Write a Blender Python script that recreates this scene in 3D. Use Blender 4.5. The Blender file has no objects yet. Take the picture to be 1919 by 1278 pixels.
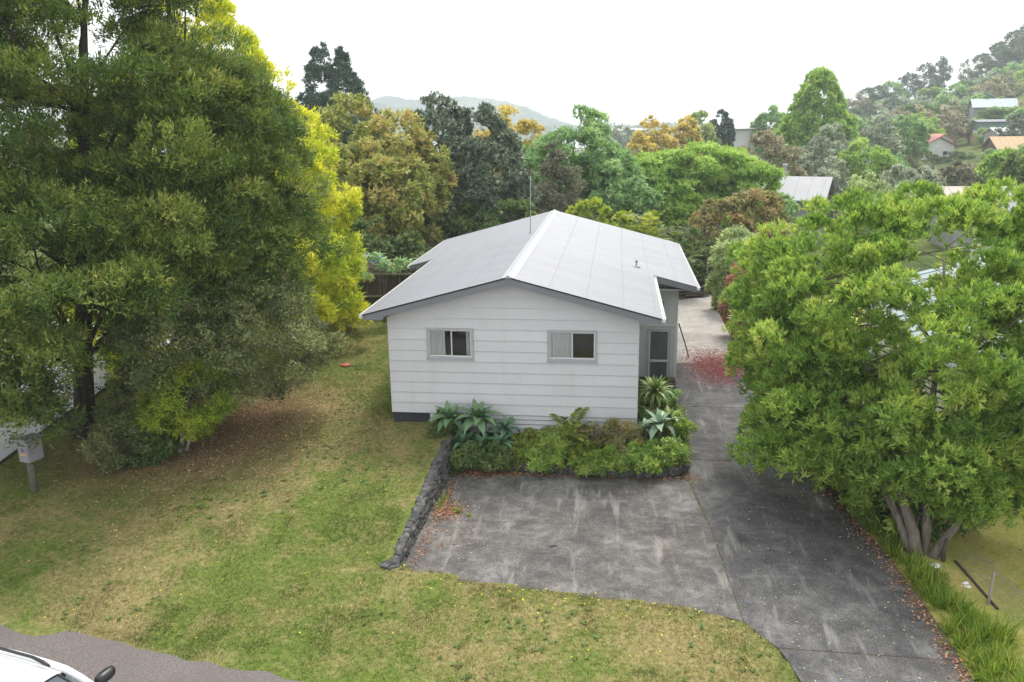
import bpy, bmesh, math, random
import numpy as np
from mathutils import Vector, Matrix

C = bpy.context.scene.collection
SC = bpy.context.scene
R = math.radians

# ------------------------------------------------------------------ camera
cam_d = bpy.data.cameras.new('camera')
cam = bpy.data.objects.new('camera', cam_d)
C.objects.link(cam)
cam_d.sensor_width = 36.0
cam_d.lens = 29.396
cam_d.clip_start = 0.1
cam_d.clip_end = 6000
PITCH, ROLL, YAW = 0.2586, -0.0151, -0.1265
Fv = Vector((math.sin(YAW) * math.cos(PITCH), math.cos(YAW) * math.cos(PITCH), -math.sin(PITCH)))
R0 = Vector((math.cos(YAW), -math.sin(YAW), 0))
U0 = R0.cross(Fv)
Rv = R0 * math.cos(ROLL) + U0 * math.sin(ROLL)
Uv = -R0 * math.sin(ROLL) + U0 * math.cos(ROLL)
M = Matrix((Rv, Uv, -Fv)).transposed().to_4x4()
M.translation = (5.8938, -20.7028, 7.5308)
cam.matrix_world = M
SC.camera = cam

# ------------------------------------------------------------------ sky, sun, exposure
SUN_EL, SUN_AZ = R(60), R(12)          # azimuth clockwise from +y (behind the house, to the right)
wd = bpy.data.worlds.new('World')
SC.world = wd
wd.use_nodes = True
nt = wd.node_tree
for n in list(nt.nodes):
    nt.nodes.remove(n)
out = nt.nodes.new('ShaderNodeOutputWorld')
bg = nt.nodes.new('ShaderNodeBackground')
sky = nt.nodes.new('ShaderNodeTexSky')
sky.sky_type = 'NISHITA'
sky.sun_disc = False
sky.sun_elevation = SUN_EL
sky.sun_rotation = SUN_AZ
sky.air_density = 1.0
sky.dust_density = 6.0
sky.ozone_density = 1.0
hsv = nt.nodes.new('ShaderNodeHueSaturation')
hsv.inputs['Saturation'].default_value = 0.22
mixc = nt.nodes.new('ShaderNodeMix')
mixc.data_type = 'RGBA'
mixc.inputs['Factor'].default_value = 0.62           # high thin overcast in front of the blue
mixc.inputs[7].default_value = (11.6, 11.8, 11.9, 1)
nt.links.new(sky.outputs[0], hsv.inputs['Color'])
nt.links.new(hsv.outputs[0], mixc.inputs[6])
nt.links.new(mixc.outputs[2], bg.inputs['Color'])
bg.inputs['Strength'].default_value = 0.1
nt.links.new(bg.outputs[0], out.inputs['Surface'])

sun_d = bpy.data.lights.new('sun', 'SUN')
sun_d.energy = 1.9
sun_d.angle = R(18)
sun_d.color = (1.0, 0.955, 0.88)
sun = bpy.data.objects.new('sun', sun_d)
C.objects.link(sun)
sd = Vector((math.sin(SUN_AZ) * math.cos(SUN_EL), math.cos(SUN_AZ) * math.cos(SUN_EL), math.sin(SUN_EL)))
sun.rotation_euler = sd.to_track_quat('Z', 'Y').to_euler()
sun.location = (10, 0, 40)

SC.view_settings.view_transform = 'Standard'
SC.view_settings.look = 'None'
SC.view_settings.exposure = 0.84
SC.view_settings.gamma = 1.0
SC.view_settings.use_curve_mapping = False
SC.render.engine = 'CYCLES'
SC.cycles.max_bounces = 8
SC.cycles.diffuse_bounces = 5
SC.cycles.transmission_bounces = 4
SC.cycles.volume_bounces = 1
SC.cycles.transparent_max_bounces = 8
SC.cycles.use_denoising = True

# ------------------------------------------------------------------ helpers
def tag(o, label=None, cat=None, group=None, kind=None):
    if label: o['label'] = label
    if cat: o['category'] = cat
    if group: o['group'] = group
    if kind: o['kind'] = kind
    return o

def empty(name, loc=(0, 0, 0), rz=0.0, label=None, cat=None, group=None):
    o = bpy.data.objects.new(name, None)
    C.objects.link(o)
    o.location = loc
    o.rotation_euler = (0, 0, rz)
    o.empty_display_size = 0.2
    return tag(o, label, cat, group)

class MB:
    """collects polygons, then links them as ONE mesh object"""
    def __init__(s):
        s.v = []; s.f = []
    def add(s, vs, fs):
        n = len(s.v)
        s.v += [tuple(p) for p in vs]
        s.f += [tuple(n + i for i in f) for f in fs]
        return s
    def box(s, c, d, rz=0.0, rx=0.0, ry=0.0):
        m = Matrix.Rotation(rz, 3, 'Z') @ Matrix.Rotation(ry, 3, 'Y') @ Matrix.Rotation(rx, 3, 'X')
        c = Vector(c)
        vs = [c + m @ Vector((sx * d[0] / 2, sy * d[1] / 2, sz * d[2] / 2)) for sx in (-1, 1) for sy in (-1, 1) for sz in (-1, 1)]
        return s.add(vs, [(0, 1, 3, 2), (4, 6, 7, 5), (0, 4, 5, 1), (2, 3, 7, 6), (0, 2, 6, 4), (1, 5, 7, 3)])
    def b2(s, lo, hi):
        return s.box([(a + b) / 2 for a, b in zip(lo, hi)], [abs(b - a) for a, b in zip(lo, hi)])
    def prism(s, poly, lo, hi, axis='z'):
        """extrude a 2-D polygon; axis z: poly in xy, axis y: poly in xz, axis x: poly in yz"""
        f = {'z': lambda p, h: (p[0], p[1], h), 'y': lambda p, h: (p[0], h, p[1]), 'x': lambda p, h: (h, p[0], p[1])}[axis]
        n = len(poly)
        vs = [f(p, lo) for p in poly] + [f(p, hi) for p in poly]
        fs = [tuple(range(n))[::-1], tuple(range(n, 2 * n))] + [(i, (i + 1) % n, n + (i + 1) % n, n + i) for i in range(n)]
        return s.add(vs, fs)
    def tube(s, pts, rad, seg=8, cap=True):
        pts = [Vector(p) for p in pts]
        if not hasattr(rad, '__len__'): rad = [rad] * len(pts)
        base = len(s.v)
        ref = Vector((0.13, 0.31, 0.94)).normalized()
        for i, p in enumerate(pts):
            t = (pts[min(i + 1, len(pts) - 1)] - pts[max(i - 1, 0)])
            if t.length < 1e-9: t = Vector((0, 0, 1))
            t.normalize()
            a = t.cross(ref)
            if a.length < 0.1: a = t.cross(Vector((1, 0, 0)))
            a.normalize(); b = t.cross(a)
            for k in range(seg):
                q = 2 * math.pi * k / seg
                s.v.append(tuple(p + (a * math.cos(q) + b * math.sin(q)) * rad[i]))
        for i in range(len(pts) - 1):
            for k in range(seg):
                k2 = (k + 1) % seg
                s.f.append((base + i * seg + k, base + i * seg + k2, base + (i + 1) * seg + k2, base + (i + 1) * seg + k))
        if cap:
            s.f.append(tuple(base + k for k in range(seg))[::-1])
            e = base + (len(pts) - 1) * seg
            s.f.append(tuple(e + k for k in range(seg)))
        return s
    def mesh(s, name, mat=None, smooth=False):
        me = bpy.data.meshes.new(name)
        me.from_pydata(s.v, [], s.f)
        if mat: me.materials.append(mat)
        bm = bmesh.new(); bm.from_mesh(me)
        bmesh.ops.recalc_face_normals(bm, faces=bm.faces)
        bm.to_mesh(me); bm.free()
        if smooth:
            me.polygons.foreach_set('use_smooth', [True] * len(me.polygons))
        me.update()
        return me
    def build(s, name, mat, parent=None, smooth=False, bevel=0.0):
        o = bpy.data.objects.new(name, s.mesh(name, mat, smooth))
        C.objects.link(o)
        if parent: o.parent = parent
        if bevel:
            md = o.modifiers.new('edge', 'BEVEL'); md.width = bevel; md.segments = 2; md.limit_method = 'ANGLE'
        return o

def place(name, me, parent=None, loc=(0, 0, 0), rot=(0, 0, 0), sc=(1, 1, 1)):
    o = bpy.data.objects.new(name, me)
    C.objects.link(o)
    o.location = loc; o.rotation_euler = rot; o.scale = sc
    if parent: o.parent = parent
    return o

def quads_mesh(name, V, nper, mat, tint=None, smooth=False):
    """V: (nfaces*nper, 3) separate polygons of nper corners each"""
    V = np.ascontiguousarray(V, dtype=np.float32)
    nv = len(V); nf = nv // nper
    me = bpy.data.meshes.new(name)
    me.vertices.add(nv)
    me.vertices.foreach_set('co', V.ravel())
    me.loops.add(nv)
    me.loops.foreach_set('vertex_index', np.arange(nv, dtype=np.int32))
    me.polygons.add(nf)
    me.polygons.foreach_set('loop_start', np.arange(0, nv, nper, dtype=np.int32))
    if tint is not None:
        at = me.attributes.new('tint', 'FLOAT', 'FACE')
        at.data.foreach_set('value', np.ascontiguousarray(tint, dtype=np.float32))
    me.materials.append(mat)
    me.update(calc_edges=True)
    return me

def grid_mesh(name, xs, ys, Z, mat):
    nx, ny = len(xs), len(ys)
    X, Y = np.meshgrid(xs, ys)
    V = np.stack([X, Y, Z], -1).reshape(-1, 3).astype(np.float32)
    i = np.arange((ny - 1) * (nx - 1)); r = i // (nx - 1); c = i % (nx - 1)
    a = r * nx + c
    L = np.stack([a, a + 1, a + nx + 1, a + nx], -1).astype(np.int32)
    me = bpy.data.meshes.new(name)
    me.vertices.add(len(V)); me.vertices.foreach_set('co', V.ravel())
    me.loops.add(L.size); me.loops.foreach_set('vertex_index', L.ravel())
    me.polygons.add(len(L)); me.polygons.foreach_set('loop_start', np.arange(0, L.size, 4, dtype=np.int32))
    me.polygons.foreach_set('use_smooth', np.ones(len(L), dtype=bool))
    me.materials.append(mat)
    me.update(calc_edges=True)
    return me

# ------------------------------------------------------------------ materials
class NT:
    def __init__(s, name):
        s.m = bpy.data.materials.new(name); s.m.use_nodes = True
        s.t = s.m.node_tree
        for n in list(s.t.nodes): s.t.nodes.remove(n)
        s.out = s.t.nodes.new('ShaderNodeOutputMaterial')
    def n(s, typ, inp=None, **kw):
        nd = s.t.nodes.new('ShaderNode' + typ)
        for k, v in kw.items(): setattr(nd, k, v)
        for k, v in (inp or {}).items():
            sock = nd.inputs[k]
            if hasattr(v, 'bl_idname') or isinstance(v, bpy.types.NodeSocket): s.t.links.new(v, sock)
            else: sock.default_value = v
        return nd
    def pos(s, scale=(1, 1, 1), obj=False):
        g = s.n('TexCoord').outputs['Object'] if obj else s.n('NewGeometry').outputs['Position']
        return s.n('Mapping', {'Vector': g, 'Scale': scale}).outputs[0]
    def noise(s, scale, vec=None, detail=4, rough=0.6, dist=0.0):
        return s.n('TexNoise', {'Vector': vec if vec is not None else s.pos(), 'Scale': scale, 'Detail': detail, 'Roughness': rough, 'Distortion': dist}).outputs[0]
    def ramp(s, fac, stops, interp='LINEAR'):
        r = s.n('ValToRGB', {'Fac': fac}); cr = r.color_ramp; cr.interpolation = interp
        while len(cr.elements) > 1: cr.elements.remove(cr.elements[-1])
        for i, (p, c) in enumerate(stops):
            e = cr.elements[0] if i == 0 else cr.elements.new(p)
            e.position = p; c = (c, c, c) if not hasattr(c, '__len__') else c
            e.color = (c[0], c[1], c[2], 1)
        return r.outputs[0]
    def mix(s, fac, a, b, blend='MIX'):
        nd = s.n('Mix', data_type='RGBA', blend_type=blend)
        for k, v in ((0, fac), (6, a), (7, b)):
            if isinstance(v, bpy.types.NodeSocket): s.t.links.new(v, nd.inputs[k])
            else: nd.inputs[k].default_value = v if k == 0 else (v[0], v[1], v[2], 1)
        return nd.outputs[2]
    def math(s, op, a, b=0.0, clamp=False):
        return s.n('Math', {0: a, 1: b}, operation=op, use_clamp=clamp).outputs[0]
    def bump(s, h, strength=0.4, dist=0.02):
        return s.n('Bump', {'Height': h, 'Strength': strength, 'Distance': dist}).outputs[0]
    def pbr(s, col, rough=0.7, normal=None, spec=0.3, metal=0.0, **kw):
        b = s.n('BsdfPrincipled')
        for k, v in (('Base Color', col), ('Roughness', rough), ('Specular IOR Level', spec), ('Metallic', metal)):
            if isinstance(v, bpy.types.NodeSocket): s.t.links.new(v, b.inputs[k])
            else: b.inputs[k].default_value = (v[0], v[1], v[2], 1) if k == 'Base Color' else v
        if normal is not None: s.t.links.new(normal, b.inputs['Normal'])
        for k, v in kw.items(): b.inputs[k].default_value = v
        return b.outputs[0]
    def done(s, sh):
        s.t.links.new(sh, s.out.inputs['Surface']); return s.m

def paint(name, col, rough=0.55, var=0.12, scale=1.5, spec=0.35, metal=0.0, fine=0.0, dirt=None, each=0.0):
    t = NT(name)
    a = [c * (1 - var) for c in col]; b = [min(1, c * (1 + var)) for c in col]
    n1 = t.noise(scale, detail=6)
    c = t.ramp(n1, [(0.3, a), (0.7, b)])
    if dirt:
        n2 = t.noise(scale * 2.3, t.pos((1, 1, 0.18)), detail=5)
        c = t.mix(t.ramp(n2, [(0.52, 0), (0.75, dirt[3])]), c, dirt[:3])
    if each:
        rnd = t.n('ObjectInfo').outputs['Random']
        c = t.mix(1.0, c, t.ramp(rnd, [(0, 1 - each), (1, 1 + each)]), 'MULTIPLY')
    nb = t.noise(60 if not fine else fine, detail=3)
    return t.done(t.pbr(c, rough, t.bump(nb, 0.12, 0.004), spec, metal))

def foliage(name, stops, transl=0.28, rough=0.5, spec=0.25, gain=1.38):
    t = NT(name)
    def lively(c):
        l = 0.3 * c[0] + 0.6 * c[1] + 0.1 * c[2]
        return tuple(min(0.78, max(0.004, (l + (v - l) * 1.04) * gain)) for v in c)
    stops = [(p, lively(c)) for p, c in stops]
    transl = min(.5, transl * 1.4)
    at = t.n('Attribute', attribute_name='tint')
    col = t.ramp(at.outputs['Fac'], stops)
    p = t.pbr(col, rough, None, spec)
    tr = t.n('BsdfTranslucent', {'Color': t.mix(0.5, col, t.n('HueSaturation', {'Color': col, 'Hue': 0.485, 'Saturation': 1.15, 'Value': 1.5}).outputs[0])})
    return t.done(t.n('MixShader', {0: transl, 1: p, 2: tr.outputs[0]}).outputs[0])

def bark(name, a, b):
    t = NT(name)
    n1 = t.noise(9, t.pos((1, 1, 0.25)), detail=6, rough=0.7)
    c = t.ramp(n1, [(0.3, a), (0.7, b)])
    return t.done(t.pbr(c, 0.9, t.bump(n1, 0.8, 0.03), 0.15))
# ------------------------------------------------------------------ terrain
LY = [-40, -9.4, -7.6, -6.2, 0, 12, 20, 30]
LZ = [-1.12, -1.05, -0.975, -0.83, -0.30, -0.24, -0.4, -1.2]
def lawn_z(y): return np.interp(y, LY, LZ)
FRONT_X = [1.7, 3.0, 4.46, 6.44, 7.65, 8.26, 8.61, 8.90, 9.4]
FRONT_Y = [-6.38, -6.60, -6.79, -7.05, -7.27, -7.53, -8.11, -9.1, -12]
def front_y(x): return np.interp(x, FRONT_X, FRONT_Y)
def drive_right(y): return np.interp(y, [-12, -8.7, -5.6, -3.2, 0, 6, 12, 22], [11.75, 11.52, 11.48, 11.2, 10.72, 10.6, 10.5, 10.6])

def far_z(x, y):
    d = y + 20.7
    base = np.interp(d, [40, 120, 300, 440, 480, 700, 760, 2500], [-1.2, -3, -6, -9, -12, -12, -7.5, -7.5])
    t = x / np.maximum(d, 1)
    A = np.interp(t, [.15, .2, .275, .3, .33, .36, .385, .41, .44, .6], [0, 2, 9, 12, 15, 17, 17, 21, 27, 50])
    return base + A * np.clip((d - 100) / 220, 0, 1.25) ** 1.5

def G(x, y):
    x = np.asarray(x, float); y = np.asarray(y, float)
    x, y = np.broadcast_arrays(x, y)
    lz = lawn_z(y)
    lf = np.interp(x, [1.9, 3.0], [0.05, -.972]); lz_front = np.where(x > 1.9, np.minimum(lz, np.where(y > -8, lf - 0.0, 0)), lz)
    # paved court and drive, sunk below the slabs
    paved = (x > 1.75) & (y > front_y(x)) & (x < 14)
    z = np.where(paved, np.where(y < front_y(x) + .3, -1.014, -1.09), lz_front)
    # side strip and the neighbour's lower lawn
    dr = drive_right(y)
    strip = np.interp(x - dr, [0, 0.35, 1.1, 2.0], [-1.06, -0.98, -1.06, -1.22])
    z = np.where(x > dr, strip, z)
    far = far_z(x, y)
    w = np.clip((y - 20) / 10, 0, 1)
    z = z * (1 - w) + far * w
    return z

def Gs(x, y): return float(G(x, y))

# ground materials ------------------------------------------------------------
def grass_color(t):
    """shared by the lawn sheet and its blades: green turf, dry straw patches, bare brown earth under the trees"""
    P = t.pos()
    big = t.noise(0.32, P, detail=5, rough=0.65)
    med = t.noise(2.1, P, detail=7, rough=0.78, dist=0.5)
    fine = t.noise(11, P, detail=3)
    green = t.ramp(fine, [(0.25, (0.060, 0.100, 0.020)), (0.5, (0.120, 0.162, 0.036)), (0.78, (0.20, 0.22, 0.058))])
    dry = t.ramp(fine, [(0.25, (0.170, 0.140, 0.058)), (0.5, (0.255, 0.212, 0.095)), (0.8, (0.36, 0.305, 0.16))])
    m = t.math('ADD', t.math('MULTIPLY', big, 0.55), t.math('MULTIPLY', med, 0.52))
    c = t.mix(t.ramp(m, [(0.478, 0), (0.615, 0.92)]), green, dry)
    sep = t.n('SeparateXYZ', {0: t.n('NewGeometry').outputs['Position']})
    dx = t.math('MULTIPLY', t.math('ADD', sep.outputs[0], 5.3), 0.25)
    dy = t.math('MULTIPLY', t.math('ADD', sep.outputs[1], 0.6), 0.25)
    d = t.math('SQRT', t.math('ADD', t.math('MULTIPLY', dx, dx), t.math('MULTIPLY', dy, dy)))
    d = t.math('ADD', d, t.math('MULTIPLY', t.math('SUBTRACT', med, 0.5), 1.3))
    litter = t.ramp(t.noise(24, P, detail=2), [(0.3, (0.11, 0.065, 0.036)), (0.55, (0.21, 0.135, 0.078)), (0.75, (0.33, 0.235, 0.15))])
    return t.mix(t.ramp(d, [(0.50, 0.85), (1.05, 0.0)]), c, litter), med, fine

t = NT('turf'); c, med, fine = grass_color(t)
M_TURF = t.done(t.pbr(c, 0.95, t.bump(t.noise(45, detail=3), 0.9, 0.03), 0.05))
t = NT('grass_blade'); c, med, fine = grass_color(t)
at = t.n('Attribute', attribute_name='tint')
c = t.mix(1.0, c, t.ramp(at.outputs['Fac'], [(0, (0.72, 0.78, 0.7)), (0.5, (1.05, 1.05, 1.0)), (1, (1.5, 1.42, 1.3))]), 'MULTIPLY')
M_BLADE = t.done(t.n('MixShader', {0: 0.25, 1: t.pbr(c, 0.6, None, 0.2), 2: t.n('BsdfTranslucent', {'Color': c}).outputs[0]}).outputs[0])

t = NT('neighbour_turf'); P = t.pos()
f1 = t.noise(0.8, P, detail=6, rough=0.7); f2 = t.noise(14, P, detail=3)
c = t.mix(t.ramp(f1, [(0.4, 0), (0.62, 0.9)]), t.ramp(f2, [(0.3, (0.20, 0.24, 0.045)), (0.7, (0.32, 0.335, 0.085))]), t.ramp(f2, [(0.3, (0.34, 0.28, 0.10)), (0.7, (0.48, 0.39, 0.16))]))
M_NTURF = t.done(t.pbr(c, 0.95, t.bump(f2, 0.8, 0.03), 0.05))

t = NT('open_ground'); P = t.pos()
f1 = t.noise(0.05, P, detail=8, rough=0.7); f2 = t.noise(0.9, P, detail=6, rough=0.7)
c = t.mix(t.ramp(f1, [(0.42, 0), (0.6, 1)]), t.ramp(f2, [(0.3, (0.035, 0.055, 0.018)), (0.7, (0.075, 0.10, 0.03))]), t.ramp(f2, [(0.3, (0.09, 0.12, 0.035)), (0.7, (0.16, 0.18, 0.06))]))
M_GROUND = t.done(t.pbr(c, 0.95, t.bump(f2, 0.8, 0.2), 0.05))

def concrete(name, dark, mid, pale, bias=0.0, warm=0.25):
    t = NT(name); P = t.pos()
    big = t.noise(0.55, P, detail=6, rough=0.68, dist=0.3)
    med = t.noise(2.6, P, detail=7, rough=0.75, dist=0.4)
    streak = t.noise(1.0, t.pos((3.6, 0.55, 1)), detail=4, rough=0.6)
    cross = t.noise(1.0, t.pos((0.45, 3.0, 1)), detail=4, rough=0.6)
    sp = t.noise(42, P, detail=3, rough=0.7)
    a = t.math('ADD', t.math('MULTIPLY', big, 0.30), t.math('MULTIPLY', med, 0.36))
    a = t.math('ADD', a, t.math('MULTIPLY', sp, 0.34))
    a = t.math('ADD', a, bias)
    c = t.ramp(a, [(0.39, dark), (0.50, mid), (0.63, pale)])
    c = t.mix(t.ramp(streak, [(0.565, 0), (0.70, 0.72)]), c, pale)
    c = t.mix(t.ramp(cross, [(0.60, 0), (0.74, 0.38)]), c, pale)
    brown = t.noise(0.7, t.pos((1, 1, 1)), detail=5, rough=0.7)
    c = t.mix(t.ramp(brown, [(0.55, 0), (0.72, warm)]), c, (0.20, 0.155, 0.115))
    sp2 = t.noise(75, P, detail=2)
    c = t.mix(t.ramp(sp2, [(0.62, 0), (0.70, 0.75)]), c, (0.42, 0.41, 0.39))
    c = t.mix(t.ramp(sp2, [(0.29, 0.65), (0.37, 0)]), c, (0.02, 0.02, 0.02))
    return t.done(t.pbr(c, 0.9, t.bump(t.math('ADD', sp, med), 0.35, 0.01), 0.2))
M_PAD = concrete('weathered_concrete', (0.034, 0.033, 0.034), (0.092, 0.088, 0.084), (0.255, 0.243, 0.232))
M_DRIVE = concrete('dark_weathered_concrete', (0.036, 0.035, 0.037), (0.082, 0.080, 0.081), (0.21, 0.206, 0.203), -0.015, 0.12)
M_PATIO = concrete('pale_weathered_concrete', (0.17, 0.155, 0.14), (0.29, 0.265, 0.245), (0.42, 0.395, 0.37), 0.05, 0.45)
t = NT('asphalt'); P = t.pos()
sp = t.noise(48, P, detail=3, rough=0.75); b = t.noise(0.9, P, detail=5)
c = t.mix(t.ramp(b, [(0.35, 0.25), (0.7, 0.0)]), t.ramp(sp, [(0.3, (0.085, 0.073, 0.070)), (0.5, (0.145, 0.128, 0.124)), (0.72, (0.26, 0.235, 0.225))]), (0.10, 0.088, 0.08))
M_ROAD = t.done(t.pbr(c, 0.95, t.bump(sp, 0.6, 0.01), 0.15))
M_WHITECONC = paint('pale_smooth_concrete', (0.50, 0.51, 0.53), 0.8, 0.07, 0.9, 0.2)
M_SOIL = paint('dark_soil', (0.035, 0.028, 0.022), 0.95, 0.4, 6, 0.1)

# one ground sheet -------------------------------------------------------------
def axis(lo, hi, fine_lo, fine_hi, step, grow):
    a = list(np.arange(fine_lo, fine_hi + 1e-6, step))
    s = step; x = fine_hi
    while x < hi: s = min(s * grow, 60); x += s; a.append(min(x, hi))
    s = step; x = fine_lo; pre = []
    while x > lo: s = min(s * grow, 60); x -= s; pre.append(max(x, lo))
    return np.array(pre[::-1] + a)
gx = axis(-1300, 1300, -14, 18, 1.0, 1.09); gy = axis(-30, 2000, -13, 24, 1.0, 1.07)
GX, GY = np.meshgrid(gx, gy)
near = ((GX > -40) & (GX < 24) & (GY < 22))
GZ = G(GX, GY) - np.where(near, 0.10, 0.0)
go = place('ground', grid_mesh('ground', gx, gy, GZ, M_GROUND)); tag(go, kind='structure')

xs = np.unique(np.r_[np.arange(-14, 1.5, 0.25), 1.5, 1.62, 1.74, 1.80, np.arange(2.0, 11.4, 0.2)]); ys = np.arange(-12.5, 13.01, 0.16)
X, Y = np.meshgrid(xs, ys)
Z = G(X, Y) + 0.012 * np.sin(X * 2.1 + np.sin(Y * 1.3)) * np.cos(Y * 1.7)
lw = place('lawn', grid_mesh('lawn', xs, ys, Z, M_TURF)); tag(lw, kind='structure')
xs = np.arange(11.0, 24, 0.25); ys = np.arange(-12.5, 22.01, 0.25)
X, Y = np.meshgrid(xs, ys); Z = np.where(X < 11.9, G(X, Y) - 0.004, G(X, Y)) + 0.006
nl = place('side_lawn', grid_mesh('side_lawn', xs, ys, Z, M_NTURF)); tag(nl, kind='structure')

# water and the hills beyond ---------------------------------------------------------
t = NT('lake_water')
M_WATER = t.done(t.pbr((0.30, 0.34, 0.36), 0.18, t.bump(t.noise(0.6, detail=3), 0.05, 0.1), 0.5))
wt = MB().b2((-420, 400, -9.9), (420, 770, -9.6)).build('lake', M_WATER); tag(wt, kind='structure')

def hill_sheet(name, xs, ys, fn, mat):
    X, Y = np.meshgrid(xs, ys)
    o = place(name, grid_mesh(name, xs, ys, fn(X, Y), mat)); tag(o, kind='structure'); return o
t = NT('wooded_hill'); P = t.pos()
f = t.noise(0.05, P, detail=8, rough=0.75); f2 = t.noise(0.006, P, detail=6, rough=0.6)
c = t.mix(t.ramp(f2, [(0.46, 0), (0.56, 1)]), t.ramp(f, [(0.35, (0.02, 0.036, 0.022)), (0.65, (0.05, 0.07, 0.04))]), t.ramp(f, [(0.3, (0.085, 0.10, 0.055)), (0.7, (0.14, 0.15, 0.085))]))
M_HILL = t.done(t.pbr(c, 0.95, t.bump(f, 1.0, 4.0), 0.05))
rs = np.random.RandomState(3)
def vnoise(X, Y, sc, seed):
    r = np.random.RandomState(seed); g = r.rand(128, 128)
    x = X / sc; y = Y / sc
    xi = np.floor(x).astype(int); yi = np.floor(y).astype(int); fx = x - xi; fy = y - yi
    fx = fx * fx * (3 - 2 * fx); fy = fy * fy * (3 - 2 * fy)
    a = g[yi % 128, xi % 128]; b = g[yi % 128, (xi + 1) % 128]; c = g[(yi + 1) % 128, xi % 128]; d = g[(yi + 1) % 128, (xi + 1) % 128]
    return a * (1 - fx) * (1 - fy) + b * fx * (1 - fy) + c * (1 - fx) * fy + d * fx * fy
def farhill(X, Y):
    prof = np.interp(X, [-760, -640, -552, -495, -430, -384, -311, -239, -186, -150, -118, -90, -60], [30, 42, 41, 46, 39, 47, 42, 45, 37, 29, 12, 2, -14])
    sec = np.interp(Y, [1250, 1330, 1400, 1480, 1600], [0.0, 0.55, 1.0, 0.9, 0.3])
    n = (vnoise(X, Y, 38, 1) - .5) * 7 + (vnoise(X, Y, 13, 2) - .5) * 5 + (vnoise(X, Y, 5.5, 5) - .5) * 3
    return -9 + (prof + 9) * sec + n * np.clip(sec * 1.6, 0, 1)
hill_sheet('far_hill', np.arange(-760, -50, 4.0), np.arange(1250, 1600, 9.0), farhill, M_HILL)
def nearfarhill(X, Y):
    prof = np.interp(X, [-420, -330, -250, -190, -150, -100], [26, 30, 25, 14, 2, -10])
    sec = np.interp(Y, [820, 900, 980, 1080], [0, .7, 1.0, .4])
    n = (vnoise(X, Y, 26, 7) - .5) * 6 + (vnoise(X, Y, 9, 8) - .5) * 4
    return -9 + (prof + 9) * sec + n
hill_sheet('low_hill', np.arange(-430, -120, 4.0), np.arange(820, 1090, 9.0), nearfarhill, M_HILL)

# street at the bottom left ----------------------------------------------------------
rs = np.random.RandomState(11)
ex = np.arange(-22, 30.1, 0.35)
ey = np.interp(ex, [-22, -5.1, -3.28, -1.59, -.54, .99, 8.8, 11.9, 30], [-5.4, -8.56, -8.94, -9.30, -9.52, -9.75, -11.0, -11.3, -14]) + rs.normal(0, 0.035, len(ex))
mb = MB()
for i in range(len(ex) - 1):
    mb.add([(ex[i], ey[i], -1.025), (ex[i + 1], ey[i + 1], -1.025), (ex[i + 1], -30, -1.06), (ex[i], -30, -1.06),
            (ex[i], ey[i], -1.16), (ex[i + 1], ey[i + 1], -1.16)], [(0, 3, 2, 1), (0, 1, 5, 4)])
tag(mb.build('road', M_ROAD), kind='structure')

# the neighbour's pale drive on the left ------------------------------------------------
mb = MB(); py = np.arange(-9.0, 22.1, 0.5)
pe = np.interp(py, [-9, -3, 1, 9, 22], [-9.15, -9.27, -9.5, -10.6, -12.0])
for i in range(len(py) - 1):
    z0, z1 = Gs(-9.6, py[i]) + .03, Gs(-9.6, py[i + 1]) + .03
    mb.add([(pe[i], py[i], z0), (pe[i + 1], py[i + 1], z1), (-17, py[i + 1], z1), (-17, py[i], z0), (pe[i], py[i], z0 - .2), (pe[i + 1], py[i + 1], z1 - .2)], [(0, 1, 2, 3), (0, 4, 5, 1)])
tag(mb.build('side_drive', M_WHITECONC), kind='structure')
mb = MB()
for i in range(len(py) - 1):
    z0, z1 = Gs(-9.6, py[i]) + .05, Gs(-9.6, py[i + 1]) + .05
    mb.add([(pe[i] + a, py[i], z0 - b) for a, b in ((.004, 0), (.06, 0), (.06, .25))] + [(pe[i + 1] + a, py[i + 1], z1 - b) for a, b in ((.004, 0), (.06, 0), (.06, .25))], [(0, 1, 4, 3), (1, 2, 5, 4)])
M_DARKWOOD = paint('weathered_dark_timber', (0.075, 0.062, 0.052), 0.85, 0.3, 4, 0.15)
tag(mb.build('drive_edging', M_DARKWOOD), kind='structure')

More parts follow.
